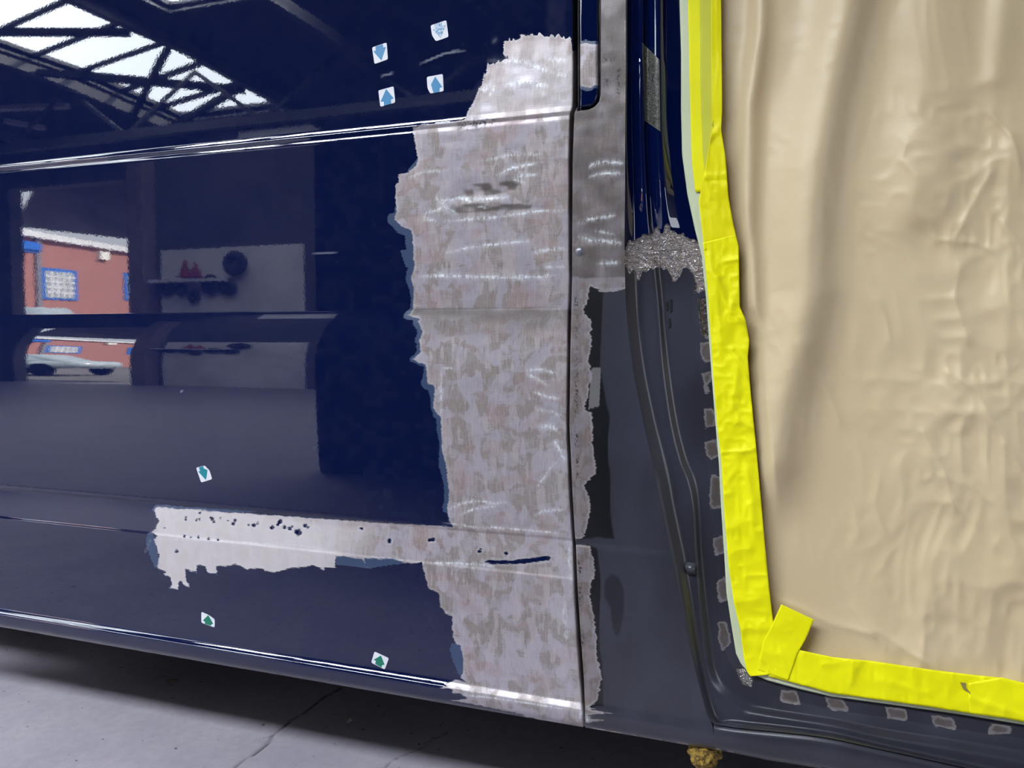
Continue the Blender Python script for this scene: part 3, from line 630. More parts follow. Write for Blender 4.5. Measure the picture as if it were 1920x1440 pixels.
# ---- door aperture: swept section. every station lists the section lines as they run in the photo
ST = [  # A, A2, B, C, E, F, G, H  (x only where y is shared)
    (-330, (1172, 1177, 1185, 1205, 1211, 1234, 1250, 1290)), (60, (1172, 1177, 1185, 1205, 1211, 1235, 1250, 1291)), (130, (1172, 1177, 1185, 1205, 1211, 1236, 1251, 1292)), (250, (1171, 1176, 1186, 1206, 1213, 1238, 1253, 1295)),
    (350, (1171, 1177, 1190, 1210, 1219, 1243, 1262, 1302)), (430, (1170, 1176, 1192, 1216, 1225, 1250, 1275, 1315)), (490, (1170, 1176, 1193, 1225, 1234, 1260, 1290, 1328)), (560, (1172, 1178, 1196, 1233, 1241, 1268, 1296, 1334)),
    (620, (1176, 1183, 1200, 1237, 1246, 1275, 1302, 1340)), (700, (1187, 1193, 1211, 1243, 1256, 1282, 1311, 1347)), (790, (1205, 1211, 1229, 1256, 1270, 1296, 1317, 1355)), (860, (1221, 1227, 1248, 1273, 1287, 1309, 1323, 1362)),
    (900, (1230, 1237, 1257, 1288, 1302, 1316, 1328, 1364)), (950, (1240, 1247, 1266, 1300, 1309, 1321, 1334, 1366)), (1040, (1259, 1266, 1283, 1306, 1314, 1327, 1342, 1374)), (1120, (1275, 1282, 1296, 1312, 1322, 1334, 1350, 1382)), (1200, (1290, 1297, 1308, 1320, 1332, 1346, 1358, 1398))]
ST = [[(x, y) for x in xs] for y, xs in ST] + [
    [(1302, 1250), (1308, 1252), (1318, 1255), (1328, 1256), (1340, 1254), (1356, 1248), (1368, 1242), (1402, 1238)],
    [(1315, 1300), (1320, 1302), (1328, 1305), (1345, 1298), (1363, 1288), (1380, 1274), (1392, 1264), (1422, 1250)],
    [(1332, 1350), (1338, 1350), (1348, 1350), (1385, 1330), (1403, 1319), (1418, 1305), (1430, 1294), (1450, 1268)],
    [(1370, 1363), (1376, 1358), (1384, 1354), (1428, 1340), (1448, 1331), (1462, 1320), (1474, 1310), (1490, 1280)],
    [(1535, 1381), (1540, 1377), (1545, 1373), (1556, 1359), (1564, 1350), (1572, 1342), (1578, 1333), (1586, 1300)],
    [(1652, 1405), (1654, 1401), (1656, 1398), (1662, 1383), (1666, 1370), (1670, 1358), (1674, 1347), (1680, 1315)],
    [(1790, 1435), (1791, 1431), (1792, 1428), (1796, 1407), (1798, 1390), (1800, 1378), (1802, 1368), (1806, 1335)],
    [(1960, 1471), (1960, 1467), (1960, 1463), (1960, 1439), (1960, 1418), (1960, 1402), (1960, 1390), (1960, 1366)],
    [(2080, 1498), (2080, 1494), (2080, 1490), (2080, 1464), (2080, 1442), (2080, 1424), (2080, 1411), (2080, 1386)]]
ST = np.array(ST, float)
def cr(a, n):
    """Catmull-Rom resample along axis 0, n steps per span"""
    a = np.asarray(a, float); p = np.concatenate([2*a[:1]-a[1:2], a, 2*a[-1:]-a[-2:-1]]); out = []
    for i in range(len(a)-1):
        p0, p1, p2, p3 = p[i:i+4]
        for k in range(n):
            t = k/n; out.append(.5*((2*p1)+(-p0+p2)*t+(2*p0-5*p1+4*p2-p3)*t*t+(-p0+3*p1-3*p2+p3)*t**3))
    out.append(a[-1]); return np.array(out)
# depth of each section line behind the side skin
DEP = np.array([.001, .005, .018, .0205, .031, .034, .037, .038])
SEC = cr(ST, 12)      # stations refined
DEPU = np.array([.001, .005, .017, .010, .024, .012, .027, .036])   # more ribbed above the cut line
_sy = np.clip((np.mean(SEC[:, :, 1], axis=1)-330)/220, 0, 1)[:, None]; _sy = _sy*_sy*(3-2*_sy)
DEPS = DEPU*(1-_sy)+DEP*_sy
ns = SEC.shape[0]
pA = SEC[:, 0]
zA = np.interp(-pA[:, 1], -imgy(zt[::10], 1200), zt[::10]); baseY = prof_y(np.maximum(zA, .33))
baseY = np.convolve(np.pad(baseY, 8, mode='edge'), np.ones(17)/17, 'valid')*.55
def sec_pts(i0, i1, n_sub, round_w=.28):
    """surface between section lines i0..i1, flats joined by rounded shoulders"""
    lines = np.arange(i0, i1+1)
    ts = np.linspace(0, len(lines)-1, n_sub)
    P = np.zeros((ns, n_sub, 3))
    for j, t in enumerate(ts):
        # box-filtered piecewise-linear section = rounded shoulders
        acc = 0; wsum = 0
        for o in np.linspace(-round_w, round_w, 7):
            tt = min(max(t+o, 0), len(lines)-1); k = min(int(tt), len(lines)-2); f = tt-k
            if t+o < 0 or t+o > len(lines)-1:
                k = 0 if t+o < 0 else len(lines)-2; f = t+o-k
            a = lines[k]
            q = SEC[:, a]*(1-f)+SEC[:, a+1]*f; d = DEPS[:, a]*(1-f)+DEPS[:, a+1]*f
            acc = acc+np.concatenate([q, d[:, None]], 1); wsum += 1
        acc = acc/wsum
        P[:, j] = at(acc[:, 0], acc[:, 1], baseY+acc[:, 2])
    return P
JAMB_FOIL = [(1168, 470), (1182, 452), (1198, 446), (1215, 440), (1232, 424), (1240, 436), (1250, 420), (1262, 436), (1280, 438), (1290, 450), (1312, 452), (1322, 490), (1330, 540), (1303, 550), (1298, 505), (1285, 500), (1264, 528), (1252, 508), (1235, 500), (1208, 508), (1196, 526), (1190, 505), (1180, 515), (1168, 490)]
SPOTS = [[(1309, 560), (1330, 556), (1338, 600), (1336, 632), (1318, 636), (1312, 600)], [(1312, 643), (1335, 639), (1340, 674), (1322, 681), (1314, 670)], [(1315, 699), (1338, 694), (1334, 716), (1326, 722), (1332, 736), (1322, 740)], [(1319, 766), (1336, 764), (1344, 780), (1342, 798), (1322, 802)], [(1321, 828), (1347, 823), (1351, 855), (1334, 862), (1324, 857)], [(1333, 890), (1352, 893), (1356, 953), (1332, 955), (1330, 926)], [(1335, 1010), (1358, 1001), (1362, 1035), (1342, 1043)], [(1343, 1092), (1358, 1080), (1367, 1095), (1366, 1125), (1347, 1132)], [(1346, 1165), (1363, 1166), (1371, 1205), (1354, 1223), (1347, 1200)],
         [(1464, 1294), (1494, 1295), (1501, 1321), (1478, 1320), (1463, 1314)], [(1546, 1304), (1580, 1310), (1594, 1335), (1552, 1329)], [(1660, 1324), (1700, 1330), (1703, 1352), (1664, 1347)], [(1746, 1341), (1788, 1346), (1797, 1368), (1750, 1362)], [(1856, 1356), (1895, 1360), (1896, 1378), (1853, 1376)]]
def jamb_attrs(P):
    px, py = proj(P); a = {k: np.zeros(px.shape) for k in ATT}
    f = sdf_poly(px, py, JAMB_FOIL)+4*vnoise(px/5, py/14, 3)
    f = np.maximum(f, sdf_poly(px, py, [(1378, 1252), (1398, 1250), (1403, 1262), (1412, 1272), (1408, 1287), (1392, 1280), (1384, 1268)])+1.5*vnoise(px/4, py/4, 4))
    sp = np.full(px.shape, -60.0)
    for s in SPOTS: sp = np.maximum(sp, sdf_poly(px, py, s)+1.6*vnoise(px/5, py/5, 6))
    a['metal'] = np.maximum(f, sp); a['crinkle'] = np.clip(f/3+.5, 0, 1)
    a['crinkle'] = np.maximum(a['crinkle'], .6*np.clip(sdf_poly(px, py, SPOTS[0])/3, 0, 1))
    a['tone'] = np.where(f > -2, 1.0, -.85); a['primer'] = np.clip(py-500, -40, 40)
    return a
Pj = sec_pts(0, 6, 66)
grid_obj('door_jamb', Pj, M['body'], van, jamb_attrs(Pj))
# flange that carries the tape (runs on under the tape)
def flange():
    ex = SEC[:, 7].copy(); dv = SEC[:, 7]-SEC[:, 6]; dv /= np.linalg.norm(dv, axis=1, keepdims=True); far = ex+dv*26
    cols = []
    for f in np.linspace(0, 1, 26):
        q = SEC[:, 6]*(1-f)+far*f; cols.append(at(q[:, 0], q[:, 1], baseY+DEPS[:, 6]+(DEPS[:, 7]+.002-DEPS[:, 6])*np.minimum(f*1.4, 1)))
    P = np.stack(cols, 1); return grid_obj('flange', P, M['body'], van, jamb_attrs(P))
flange()

def jamb_y(xs, ys):
    jp = Pj.reshape(-1, 3); jx, jy = proj(jp); xs = np.atleast_1d(np.asarray(xs, float)); ys = np.atleast_1d(np.asarray(ys, float)); out = []
    for x, y in zip(xs, ys):
        d = (jx-x)**2+(jy-y)**2; k_ = np.argpartition(d, 4)[:4]; w = 1/(d[k_]+.3); out.append((jp[k_, 1]*w).sum()/w.sum())
    return np.array(out)
def plate(name, poly, mat, parent, lift=.0012, th=.0012, yfun=None):
    p = np.array(poly, float); Y = (yfun or jamb_y)(p[:, 0], p[:, 1]); P = at(p[:, 0], p[:, 1], Y-lift)
    bm = bmesh.new(); fr = [bm.verts.new(q) for q in P]; bk = [bm.verts.new(q+np.array([0, th, 0])) for q in P]
    bm.faces.new(fr); bm.faces.new(bk[::-1])
    for i in range(len(fr)): bm.faces.new((fr[i], fr[i-1], bk[i-1], bk[i]))
    bmesh.ops.recalc_face_normals(bm, faces=bm.faces[:]); return bm_obj(name, bm, mat, parent)
def jamb_fittings():
    blk = simple('slot_black', (.004, .004, .005), .8)
    for poly in ([(1248, 568), (1252, 564), (1253, 580), (1250, 584)], [(1256, 562), (1260, 561), (1260, 583), (1256, 586)], [(1253, 598), (1257, 596), (1258, 612), (1254, 616)]): plate('drain_slot', poly, blk, van)
    # small clip pressed into the groove
    prim = simple('clip_primer', (.06, .06, .075), .28)
    P = at(1296, 1066, float(jamb_y(1296, 1066)[0])); bm = bmesh.new()
    add_box(bm, P[0]-.0085, P[0]+.0085, P[1]-.006, P[1]+.004, P[2]-.008, P[2]+.009); bmesh.ops.bevel(bm, geom=bm.edges[:], offset=.0025, segments=3, affect='EDGES')
    bm_obj('clip', bm, prim, van, True)
    # weld bead beside the door gap
    bm = bmesh.new(); bmesh.ops.create_icosphere(bm, subdivisions=3, radius=.0072); z_ = np.interp(-472, -imgy(zt[::10], 1086), zt[::10]); c = skin(np.array([1087.]), np.array([z_]), .0012, prof_p)[0]
    for v in bm.verts: v.co.y *= .5
    bmesh.ops.translate(bm, verts=bm.verts[:], vec=tuple(c)); bm_obj('weld_bead', bm, simple('weld_metal', (.22, .22, .25), .4, .6), van, True)
jamb_fittings()
# ---- sill under the front aperture
def front_sill():
    n = 120; xs = np.linspace(1338, 2080, n)
    top = np.interp(xs, SEC[:, 0, 0][-90:], SEC[:, 0, 1][-90:]); bot = np.interp(xs, [1338, 1440, 1560, 2080], [1403, 1424, 1443, 1540])
    fr = np.array([0, .1, .2, .35, .5, .65, .78, .88, .95, 1, 1.03]); dy = np.array([.003, 0, -.002, -.003, -.003, -.002, 0, .004, .010, .02, .05])
    P = np.zeros((n, len(fr), 3)); y0 = prof_y(.315)-.004
    for j, f in enumerate(fr):
        P[:, j] = at(xs, top+(bot-top)*f, np.full(n, y0+dy[j]+.004))
    a = {k: np.zeros(P.shape[:2]) for k in ATT}; a['metal'][:] = -40; a['primer'][:] = 30
    return grid_obj('front_sill', P, M['body'], van, a, flip=True)
front_sill()
def pinch_flange():
    # welded seam below the sill, notched, bare in places
    n = 520; xs = np.linspace(-330, 2080, n)
    topz = .288; P = np.zeros((n, 5, 3)); yb = prof_y(.286)+.004
    for j, dz in enumerate((.010, .004, -.004, -.010, -.0145)):
        p = skin(xs, np.full(n, .29)); p[:, 1] = yb+.002*j
        notch = np.zeros(n)
        for a_, b_ in ((190, 226), (437, 478), (1205, 1212), (1245, 1265), (1300, 1330)): notch = np.maximum(notch, ((xs > a_) & (xs < b_))*1.0)
        p[:, 2] = .285+dz+(.012*notch if dz < 0 else 0)+(.0012*vnoise(xs/18, xs*0, 41) if j == 4 else 0); P[:, j] = p
    px, py = proj(P); a = {k: np.zeros(px.shape) for k in ATT}
    md = np.full(px.shape, -40.0)
    for x0, x1 in ((905, 1192), (1212, 1243), (1270, 1306), (1325, 1350), (1365, 1378), (1395, 1440)): md = np.maximum(md, np.minimum(px-x0, x1-px)+2*vnoise(px/8, py/5, 42))
    a['metal'] = md; a['tone'][:] = -.25; a['primer'][:] = 30
    return grid_obj('pinch_flange', P, M['body'], van, a, flip=True)
pinch_flange()
# ---- dark insides that close the body
M['dark'] = simple('underbody_black', (.008, .008, .009), .85, var=.3)
def van_insides():
    ex = at(1300, 700, .2)[0]
    bm = bmesh.new(); add_box(bm, -4.2, 2.2, .10, 1.95, .30, .46); bm_obj('underbody', bm, M['dark'], van)
    bm = bmesh.new(); add_box(bm, -1.95, 1.6, .16, .20, .40, 1.85); bm_obj('inner_wall', bm, M['dark'], van)
    bm = bmesh.new(); add_box(bm, -.36, -.20, .045, .06, .31, 1.45); bm_obj('seam_backing', bm, M['dark'], van)
van_insides()
def foam_lump():
    bm = bmesh.new(); bmesh.ops.create_icosphere(bm, subdivisions=4, radius=1)
    P0 = at(1316, 1404, .03); P1 = at(1322, 1446, .03)
    for v in bm.verts:
        c = v.co.copy(); t = (1-c.z)/2; wdt = .030*(1-.62*t)
        n_ = vnoise(np.array([c.x*6]), np.array([c.z*6+c.y*5]), 51)[0]
        v.co = Vector((c.x*wdt*(1+.3*n_), c.y*.02*(1+.3*n_), c.z*.026*(1+.15*n_)))
    bmesh.ops.translate(bm, verts=bm.verts[:], vec=Vector(((P0+P1)/2+np.array([0, .012, 0]))))
    m = NT('mustard_foam'); v = m.coord(); n_ = m.noise(v, 140, 4, .7)
    m.set(Base_Color=m.mix(m.ramp(n_, .38, .62), (.10, .055, .012), (.42, .27, .05)), Roughness=.9, Normal=m.bump(n_, .8, .004))
    o = bm_obj('cavity_foam', bm, m.m, van, True); o['label'] = 'mustard yellow lump of foam hanging below the sill'
foam_lump()
def rating_label():
    m = NT('label_print'); v = m.coord()
    a = m.attr('u'); b = m.attr('w')
    rowf = m.math('FRACT', m.math('MULTIPLY', a, 13.0)); inrow = m.math('MULTIPLY', m.ramp(rowf, .18, .26), m.ramp(rowf, .82, .74))
    cv = m.n('ShaderNodeCombineXYZ'); m.L(m.math('FLOOR', m.math('MULTIPLY', a, 13.0)), cv.inputs[0]); m.L(m.math('MULTIPLY', b, 62.0), cv.inputs[1]); m.L(m.math('MULTIPLY', a, 24.0), cv.inputs[2])
    ch = m.noise(cv.outputs[0], 1.0, 2, .7)
    cv2 = m.n('ShaderNodeCombineXYZ'); m.L(m.math('FLOOR', m.math('MULTIPLY', a, 13.0)), cv2.inputs[0]); m.L(m.math('MULTIPLY', b, 9.0), cv2.inputs[1])
    gap = m.ramp(m.noise(cv2.outputs[0], 1.0, 1), .36, .42)
    k = m.math('MULTIPLY', m.math('MULTIPLY', inrow, gap), m.ramp(ch, .49, .57))
    fr = m.attr('rim'); k = m.math('MAXIMUM', k, fr)
    m.set(Base_Color=m.mix(k, (.016, .017, .017), (.22, .21, .165)), Roughness=.35)
    quad = [(1204, 80), (1236, 112), (1238, 246), (1209, 226)]
    n1, n2 = 26, 90; P = np.zeros((n2, n1, 3)); U = np.zeros((n2, n1)); Wd = U.copy(); rim = U.copy()
    for i in range(n2):
        for j in range(n1):
            t, s = i/(n2-1), j/(n1-1)
            x = (quad[0][0]*(1-s)+quad[1][0]*s)*(1-t)+(quad[3][0]*(1-s)+quad[2][0]*s)*t; y = (quad[0][1]*(1-s)+quad[1][1]*s)*(1-t)+(quad[3][1]*(1-s)+quad[2][1]*s)*t
            P[i, j] = (x, y, 0); U[i, j] = s; Wd[i, j] = t
            rim[i, j] = 1.0 if (s in (0, 1) or t in (0, 1)) else 0.0
    # drape on the jamb: nearest section depth
    q = P.reshape(-1, 3); xs = q[:, 0]; ys = q[:, 1]
    jp = Pj.reshape(-1, 3); jx, jy = proj(jp); sel = (jx > 1190) & (jx < 1255) & (jy > 60) & (jy < 270); jp, jx, jy = jp[sel], jx[sel], jy[sel]
    Y = np.zeros(len(q))
    for i in range(len(q)):
        d = (jx-xs[i])**2+(jy-ys[i])**2; k_ = np.argpartition(d, 5)[:5]; w = 1/(d[k_]+.3); Y[i] = (jp[k_, 1]*w).sum()/w.sum()
    Pw = at(xs, ys, Y-.0012).reshape(n2, n1, 3)
    o = grid_obj('rating_label', Pw, m.m, van, {'u': U, 'w': Wd, 'rim': rim}); o['label'] = 'slanted black label crowded with tiny grey print'
rating_label()

# ================================================================== MASKING PAPER AND TAPE
PAPER_Y = .055
RIDGES = [([(1428, -60), (1424, 60), (1405, 200), (1403, 314), (1401, 453), (1409, 545), (1414, 640), (1416, 680)], 17, 20, .015),
          ([(1605, -60), (1590, 0), (1555, 160), (1527, 314), (1515, 453), (1516, 545), (1492, 650), (1464, 754), (1442, 893), (1440, 1000)], 62, 52, .026),
          ([(1745, -60), (1740, 100), (1732, 240), (1718, 380), (1700, 480)], 62, 80, .010), ([(1890, -60), (1868, 150), (1850, 240)], 30, 30, .006),
          ([(1470, -60), (1455, 60), (1440, 200)], 30, 50, .006)]
CREASES = [([(1860, 215), (1900, 260), (1915, 330)], 10, .004), ([(1500, 640), (1540, 700), (1575, 790)], 7, .002), ([(1780, 700), (1830, 730), (1860, 790), (1900, 850), (1925, 900)], 14, .005), ([(1730, 810), (1755, 850), (1775, 900), (1790, 960)], 9, .0035),
           ([(1640, 560), (1660, 590), (1668, 640)], 6, .0022), ([(1700, 270), (1690, 300), (1720, 330)], 9, .003), ([(1860, 320), (1820, 390), (1795, 440)], 11, .004), ([(1800, 500), (1790, 560), (1815, 640)], 12, .004), ([(1600, 1140), (1630, 1180), (1660, 1215)], 6, .0025), ([(1640, 1180), (1700, 1220), (1740, 1245)], 8, .003), ([(1450, 1122), (1500, 1140), (1560, 1170), (1640, 1190)], 12, .004), ([(1830, 360), (1880, 420), (1915, 460)], 9, .003), ([(1760, 450), (1830, 455), (1860, 470)], 8, .003), ([(1560, 900), (1600, 950), (1610, 1010)], 8, .0015), ([(1650, 900), (1640, 950), (1660, 1000)], 8, .0018)]
def masking_paper():
    xs = np.arange(1296, 2080, 4.0); ys = np.arange(-400, 1400, 4.5); X, Y = np.meshgrid(xs, ys)
    h = np.zeros(X.shape)
    for ln, wl, wr, amp in RIDGES:
        ln = np.array(ln, float); rx = np.interp(Y, ln[:, 1], ln[:, 0]); fade = np.clip((ln[-1, 1]-Y)/140, 0, 1); fade = fade*fade*(3-2*fade)
        d = X-rx; h += 1.35*amp*fade*np.where(d < 0, np.exp(-(d/wl)**2), np.exp(-(d/wr)**2))
    for ln, w, amp in CREASES: d = dist_line(X, Y, ln, 60); h += amp*np.exp(-d/w)
    ux, uy = X/130+.35*vnoise(X/180, Y/180, 61), Y/170+.35*vnoise(X/160, Y/160, 62)
    cr_ = np.clip((X-1560)/220, .12, 1)*np.clip((Y-40)/300, .25, 1)
    h += .0095*cr_*(1-abs(vnoise(ux, uy, 63)))+  .0048*cr_*(1-abs(vnoise(ux*2.3+5, uy*2.3, 64)))+.0017*(1-abs(vnoise(ux*5, uy*5.2, 65)))*(.35+cr_)
    edge = np.clip((X-interp(TAPE_R, np.clip(Y, -330, 1240)))/40+.25, 0.08, 1)*np.clip((1290+(X-1500)*.12-Y)/60, .08, 1); h *= edge
    Y = np.minimum(Y, np.interp(X, [1296, 1470, 1640, 1880, 2080], [1236, 1250, 1280, 1314, 1345]))
    X = np.maximum(X, interp(TAPE_R, np.clip(Y, -330, 1240))-34)
    P = at(X, Y, PAPER_Y-h)
    m = NT('kraft_masking_paper'); v = m.coord()
    n1 = m.noise(v, 3, 3); n2 = m.noise(m.coord((14, 1, 160)), 1, 3)
    c = m.mix(m.ramp(n1, .3, .7), (.69, .53, .315), (.765, .60, .37)); c = m.mix(m.math('MULTIPLY', n2, .25), c, (.60, .49, .35))
    m.set(Base_Color=c, Roughness=.42, Normal=m.bump(m.noise(v, 45, 4, .6), .12, .004))
    o = grid_obj('masking_paper', P, m.m, None)
    tag(o, 'large creased sheet of brown masking paper covering the door opening', 'paper')
    return o
TAPE_L = [(1290, -330), (1290, 0), (1293, 150), (1297, 300), (1305, 370), (1315, 430), (1322, 490), (1328, 560), (1337, 700), (1345, 800), (1352, 860), (1358, 960), (1366, 1060), (1376, 1130), (1388, 1180), (1394, 1230), (1400, 1258), (1408, 1270)]
TAPE_R = [(1352, -330), (1352, 0), (1354, 200), (1352, 245), (1360, 290), (1366, 370), (1375, 420), (1385, 462), (1386, 520), (1387, 575), (1398, 600), (1405, 640), (1402, 670), (1408, 740), (1414, 800), (1420, 860), (1428, 950), (1437, 1050), (1443, 1110), (1449, 1160), (1470, 1225), (1480, 1262)]
masking_paper()
def yellow(name, c1, c2):
    m = NT(name); v = m.coord(); n1 = m.noise(v, 9, 3)
    m.set(Base_Color=m.mix(m.ramp(n1, .35, .65), c1, c2), Roughness=.5, Normal=m.bump(m.noise(v, 160, 3), .08, .002)); m.b.inputs['Specular IOR Level'].default_value = .22; return m.m
M['y1'] = yellow('yellow_tape', (.92, .86, .002), (.98, .93, .004)); M['y2'] = yellow('dull_yellow_tape', (.60, .60, .045), (.68, .67, .06)); M['y3'] = yellow('deep_yellow_tape', (.88, .79, .002), (.94, .86, .004)); M['y0'] = yellow('pale_lining_tape', (.62, .68, .44), (.70, .74, .52))
def strip(name, Lp, Rp, na, nc, y, mat, label, cat='tape', group=None, wr=.0016, seed=0, wrinkles=(), yr=None, parent=None):
    """flat tape between two photo polylines, crinkled, 0.3 mm thick"""
    def res(p):
        p = np.array(p, float); s = np.concatenate([[0], np.cumsum(np.linalg.norm(np.diff(p, axis=0), axis=1))]); t = np.linspace(0, s[-1], na)
        return np.stack([np.interp(t, s, p[:, 0]), np.interp(t, s, p[:, 1])], 1)
    L, R_ = res(Lp), res(Rp); f = np.linspace(0, 1, nc)[None, :, None]
    Q = L[:, None]*(1-f)+R_[:, None]*f; X, Y = Q[..., 0], Q[..., 1]
    h = wr*(1-2*abs(vnoise(X/34+.4*vnoise(X/60, Y/60, seed+1), Y/48, seed)))+wr*.5*(1-2*abs(vnoise(X/13, Y/17, seed+2)))
    for ln, w, amp in wrinkles: h += amp*np.exp(-(dist_line(X, Y, ln, 40)/w)**1.5)
    yy = y if yr is None else y+(yr-y)*np.linspace(0, 1, nc)[None, :]
    P = at(X, Y, yy-h)
    bk = P.copy(); bk[..., 1] += .0004
    o = grid_obj(name, P, mat, parent); sm = o.modifiers.new('thickness', 'SOLIDIFY'); sm.thickness = .0004; sm.offset = -1
    if label: tag(o, label, cat, group)
    return o
def cut(line, y0, y1):
    p = np.array(line, float); ys = np.unique(np.concatenate([[y0, y1], p[(p[:, 1] > y0) & (p[:, 1] < y1), 1]])); return [(interp(line, v), v) for v in ys]
def shift(line, d): return [(x+d, y) for x, y in line]
FY = float(at(1320, 700, 0)[1])+.026       # flange depth under the tape

# pale lining tape along the flange edge
pl = [(1273, -330), (1274, 0), (1277, 100), (1277, 205), (1279, 290), (1289, 365), (1303, 430), (1316, 480), (1324, 560), (1334, 700), (1342, 800), (1348, 870), (1352, 950), (1358, 1040), (1362, 1110), (1371, 1170), (1380, 1225), (1390, 1246), (1405, 1261), (1440, 1276), (1500, 1292), (1560, 1306), (1680, 1322), (1806, 1340), (1940, 1362), (2060, 1382)]
pr = [(1298, -330), (1299, 0), (1302, 100), (1303, 205), (1305, 290), (1316, 365), (1326, 430), (1334, 480), (1340, 560), (1349, 700), (1356, 800), (1362, 870), (1366, 950), (1372, 1040), (1377, 1110), (1387, 1170), (1396, 1215), (1406, 1232), (1420, 1244), (1450, 1256), (1506, 1270), (1566, 1284), (1686, 1300), (1812, 1318), (1944, 1340), (2062, 1360)]
strip('masking_tape', pl, pr, 330, 6, .0373, M['y0'], 'pale green lining tape edging the flange behind the yellow tape', group=None, wr=.0002, seed=70)
G_T = 'yellow tape strips around the paper'
strip('masking_tape', cut(TAPE_L, -330, 360), shift(cut(TAPE_L, -330, 360), 24), 110, 8, .0350, M['y1'], 'bright yellow tape strip at the upper left, next to the pale lining tape', group=G_T, wr=.0002, seed=72)
strip('masking_tape', [(1311, -330), (1313, 150), (1317, 280), (1324, 350)], [(1336, -330), (1337, 150), (1338, 280), (1344, 350)], 90, 8, .0342, M['y2'], 'dull yellow tape strip between two brighter strips at the upper edge of the paper', group=G_T, wr=.0002, seed=74)
strip('masking_tape', [(1332, -330), (1334, 150), (1335, 240), (1328, 285), (1320, 330), (1310, 375), (1316, 430), (1321, 470)], cut(TAPE_R, -330, 466), 150, 18, .0332, M['y3'], 'deep yellow tape strip on the paper edge, crumpled where the pillar bends', group=G_T, wr=.0011, seed=76,
      wrinkles=[([(1328, 250), (1322, 285), (1318, 310)], 5, .004), ([(1345, 245), (1328, 262)], 4, .003), ([(1306, 326), (1325, 331), (1362, 327)], 3, .003), ([(1335, 346), (1363, 349)], 3, .002), ([(1322, 330), (1332, 370)], 4, .002)], yr=.0343)
strip('masking_tape', cut(TAPE_L, 455, 1268), cut(TAPE_R, 440, 1262), 330, 22, .0324, M['y1'], 'long yellow tape strip running down the lower half of the pillar', group=G_T, wr=.0016, seed=78,
      wrinkles=[([(1345, 520), (1362, 570), (1398, 605)], 5, .003), ([(1360, 490), (1385, 486)], 4, .0025), ([(1372, 655), (1388, 680), (1404, 705)], 4, .003), ([(1330, 480), (1345, 560), (1352, 640)], 7, .0025), ([(1385, 680), (1378, 740)], 6, .002), ([(1375, 760), (1385, 790), (1414, 803)], 6, .0025), ([(1355, 848), (1405, 846)], 3, .0016), ([(1400, 880), (1412, 1000)], 8, .0018), ([(1400, 1080), (1440, 1078)], 3, .0012)], yr=.0336)
strip('masking_tape', [(1484, 1222), (1500, 1219), (1560, 1232), (1640, 1240), (1740, 1255), (1820, 1265), (1877, 1271)], [(1440, 1268), (1478, 1278), (1560, 1300), (1640, 1311), (1740, 1325), (1820, 1338), (1878, 1345)], 160, 16, .0332, M['y1'], 'yellow tape strip along the bottom edge of the paper', group=G_T, wr=.0010, seed=80,
      wrinkles=[([(1545, 1245), (1590, 1240), (1600, 1255)], 5, .002), ([(1600, 1238), (1597, 1280)], 6, .0018), ([(1650, 1275), (1740, 1300)], 6, .0016)], yr=.0320)
strip('masking_tape', [(1815, 1281), (1877, 1270), (1930, 1283), (2060, 1304)], [(1818, 1338), (1880, 1346), (1930, 1356), (2060, 1380)], 70, 14, .0320, M['y1'], 'short yellow tape strip at the lower right, torn at its left end', group=G_T, wr=.0008, seed=82,
      wrinkles=[([(1820, 1308), (1880, 1330), (1930, 1348)], 5, .0022)], yr=.0310)
strip('masking_tape', [(1465, 1133), (1447, 1172), (1430, 1205), (1421, 1256)], [(1526, 1162), (1510, 1200), (1496, 1224), (1478, 1276)], 50, 20, .0316, M['y1'], 'short slanting yellow tape patch across the lower corner of the paper', group=G_T, wr=.0009, seed=84,
      wrinkles=[([(1420, 1225), (1430, 1243)], 3, .002), ([(1465, 1225), (1475, 1270)], 5, .001)])

plate('tear', [(1800, 1279), (1811, 1281), (1811, 1290), (1819, 1298), (1820, 1310), (1817, 1299), (1806, 1292)], simple('torn_paper_brown', (.26, .20, .06), .7), bpy.data.objects['masking_tape.005'], yfun=lambda x, y: np.full(len(x), .0302), lift=.0, th=.0004)
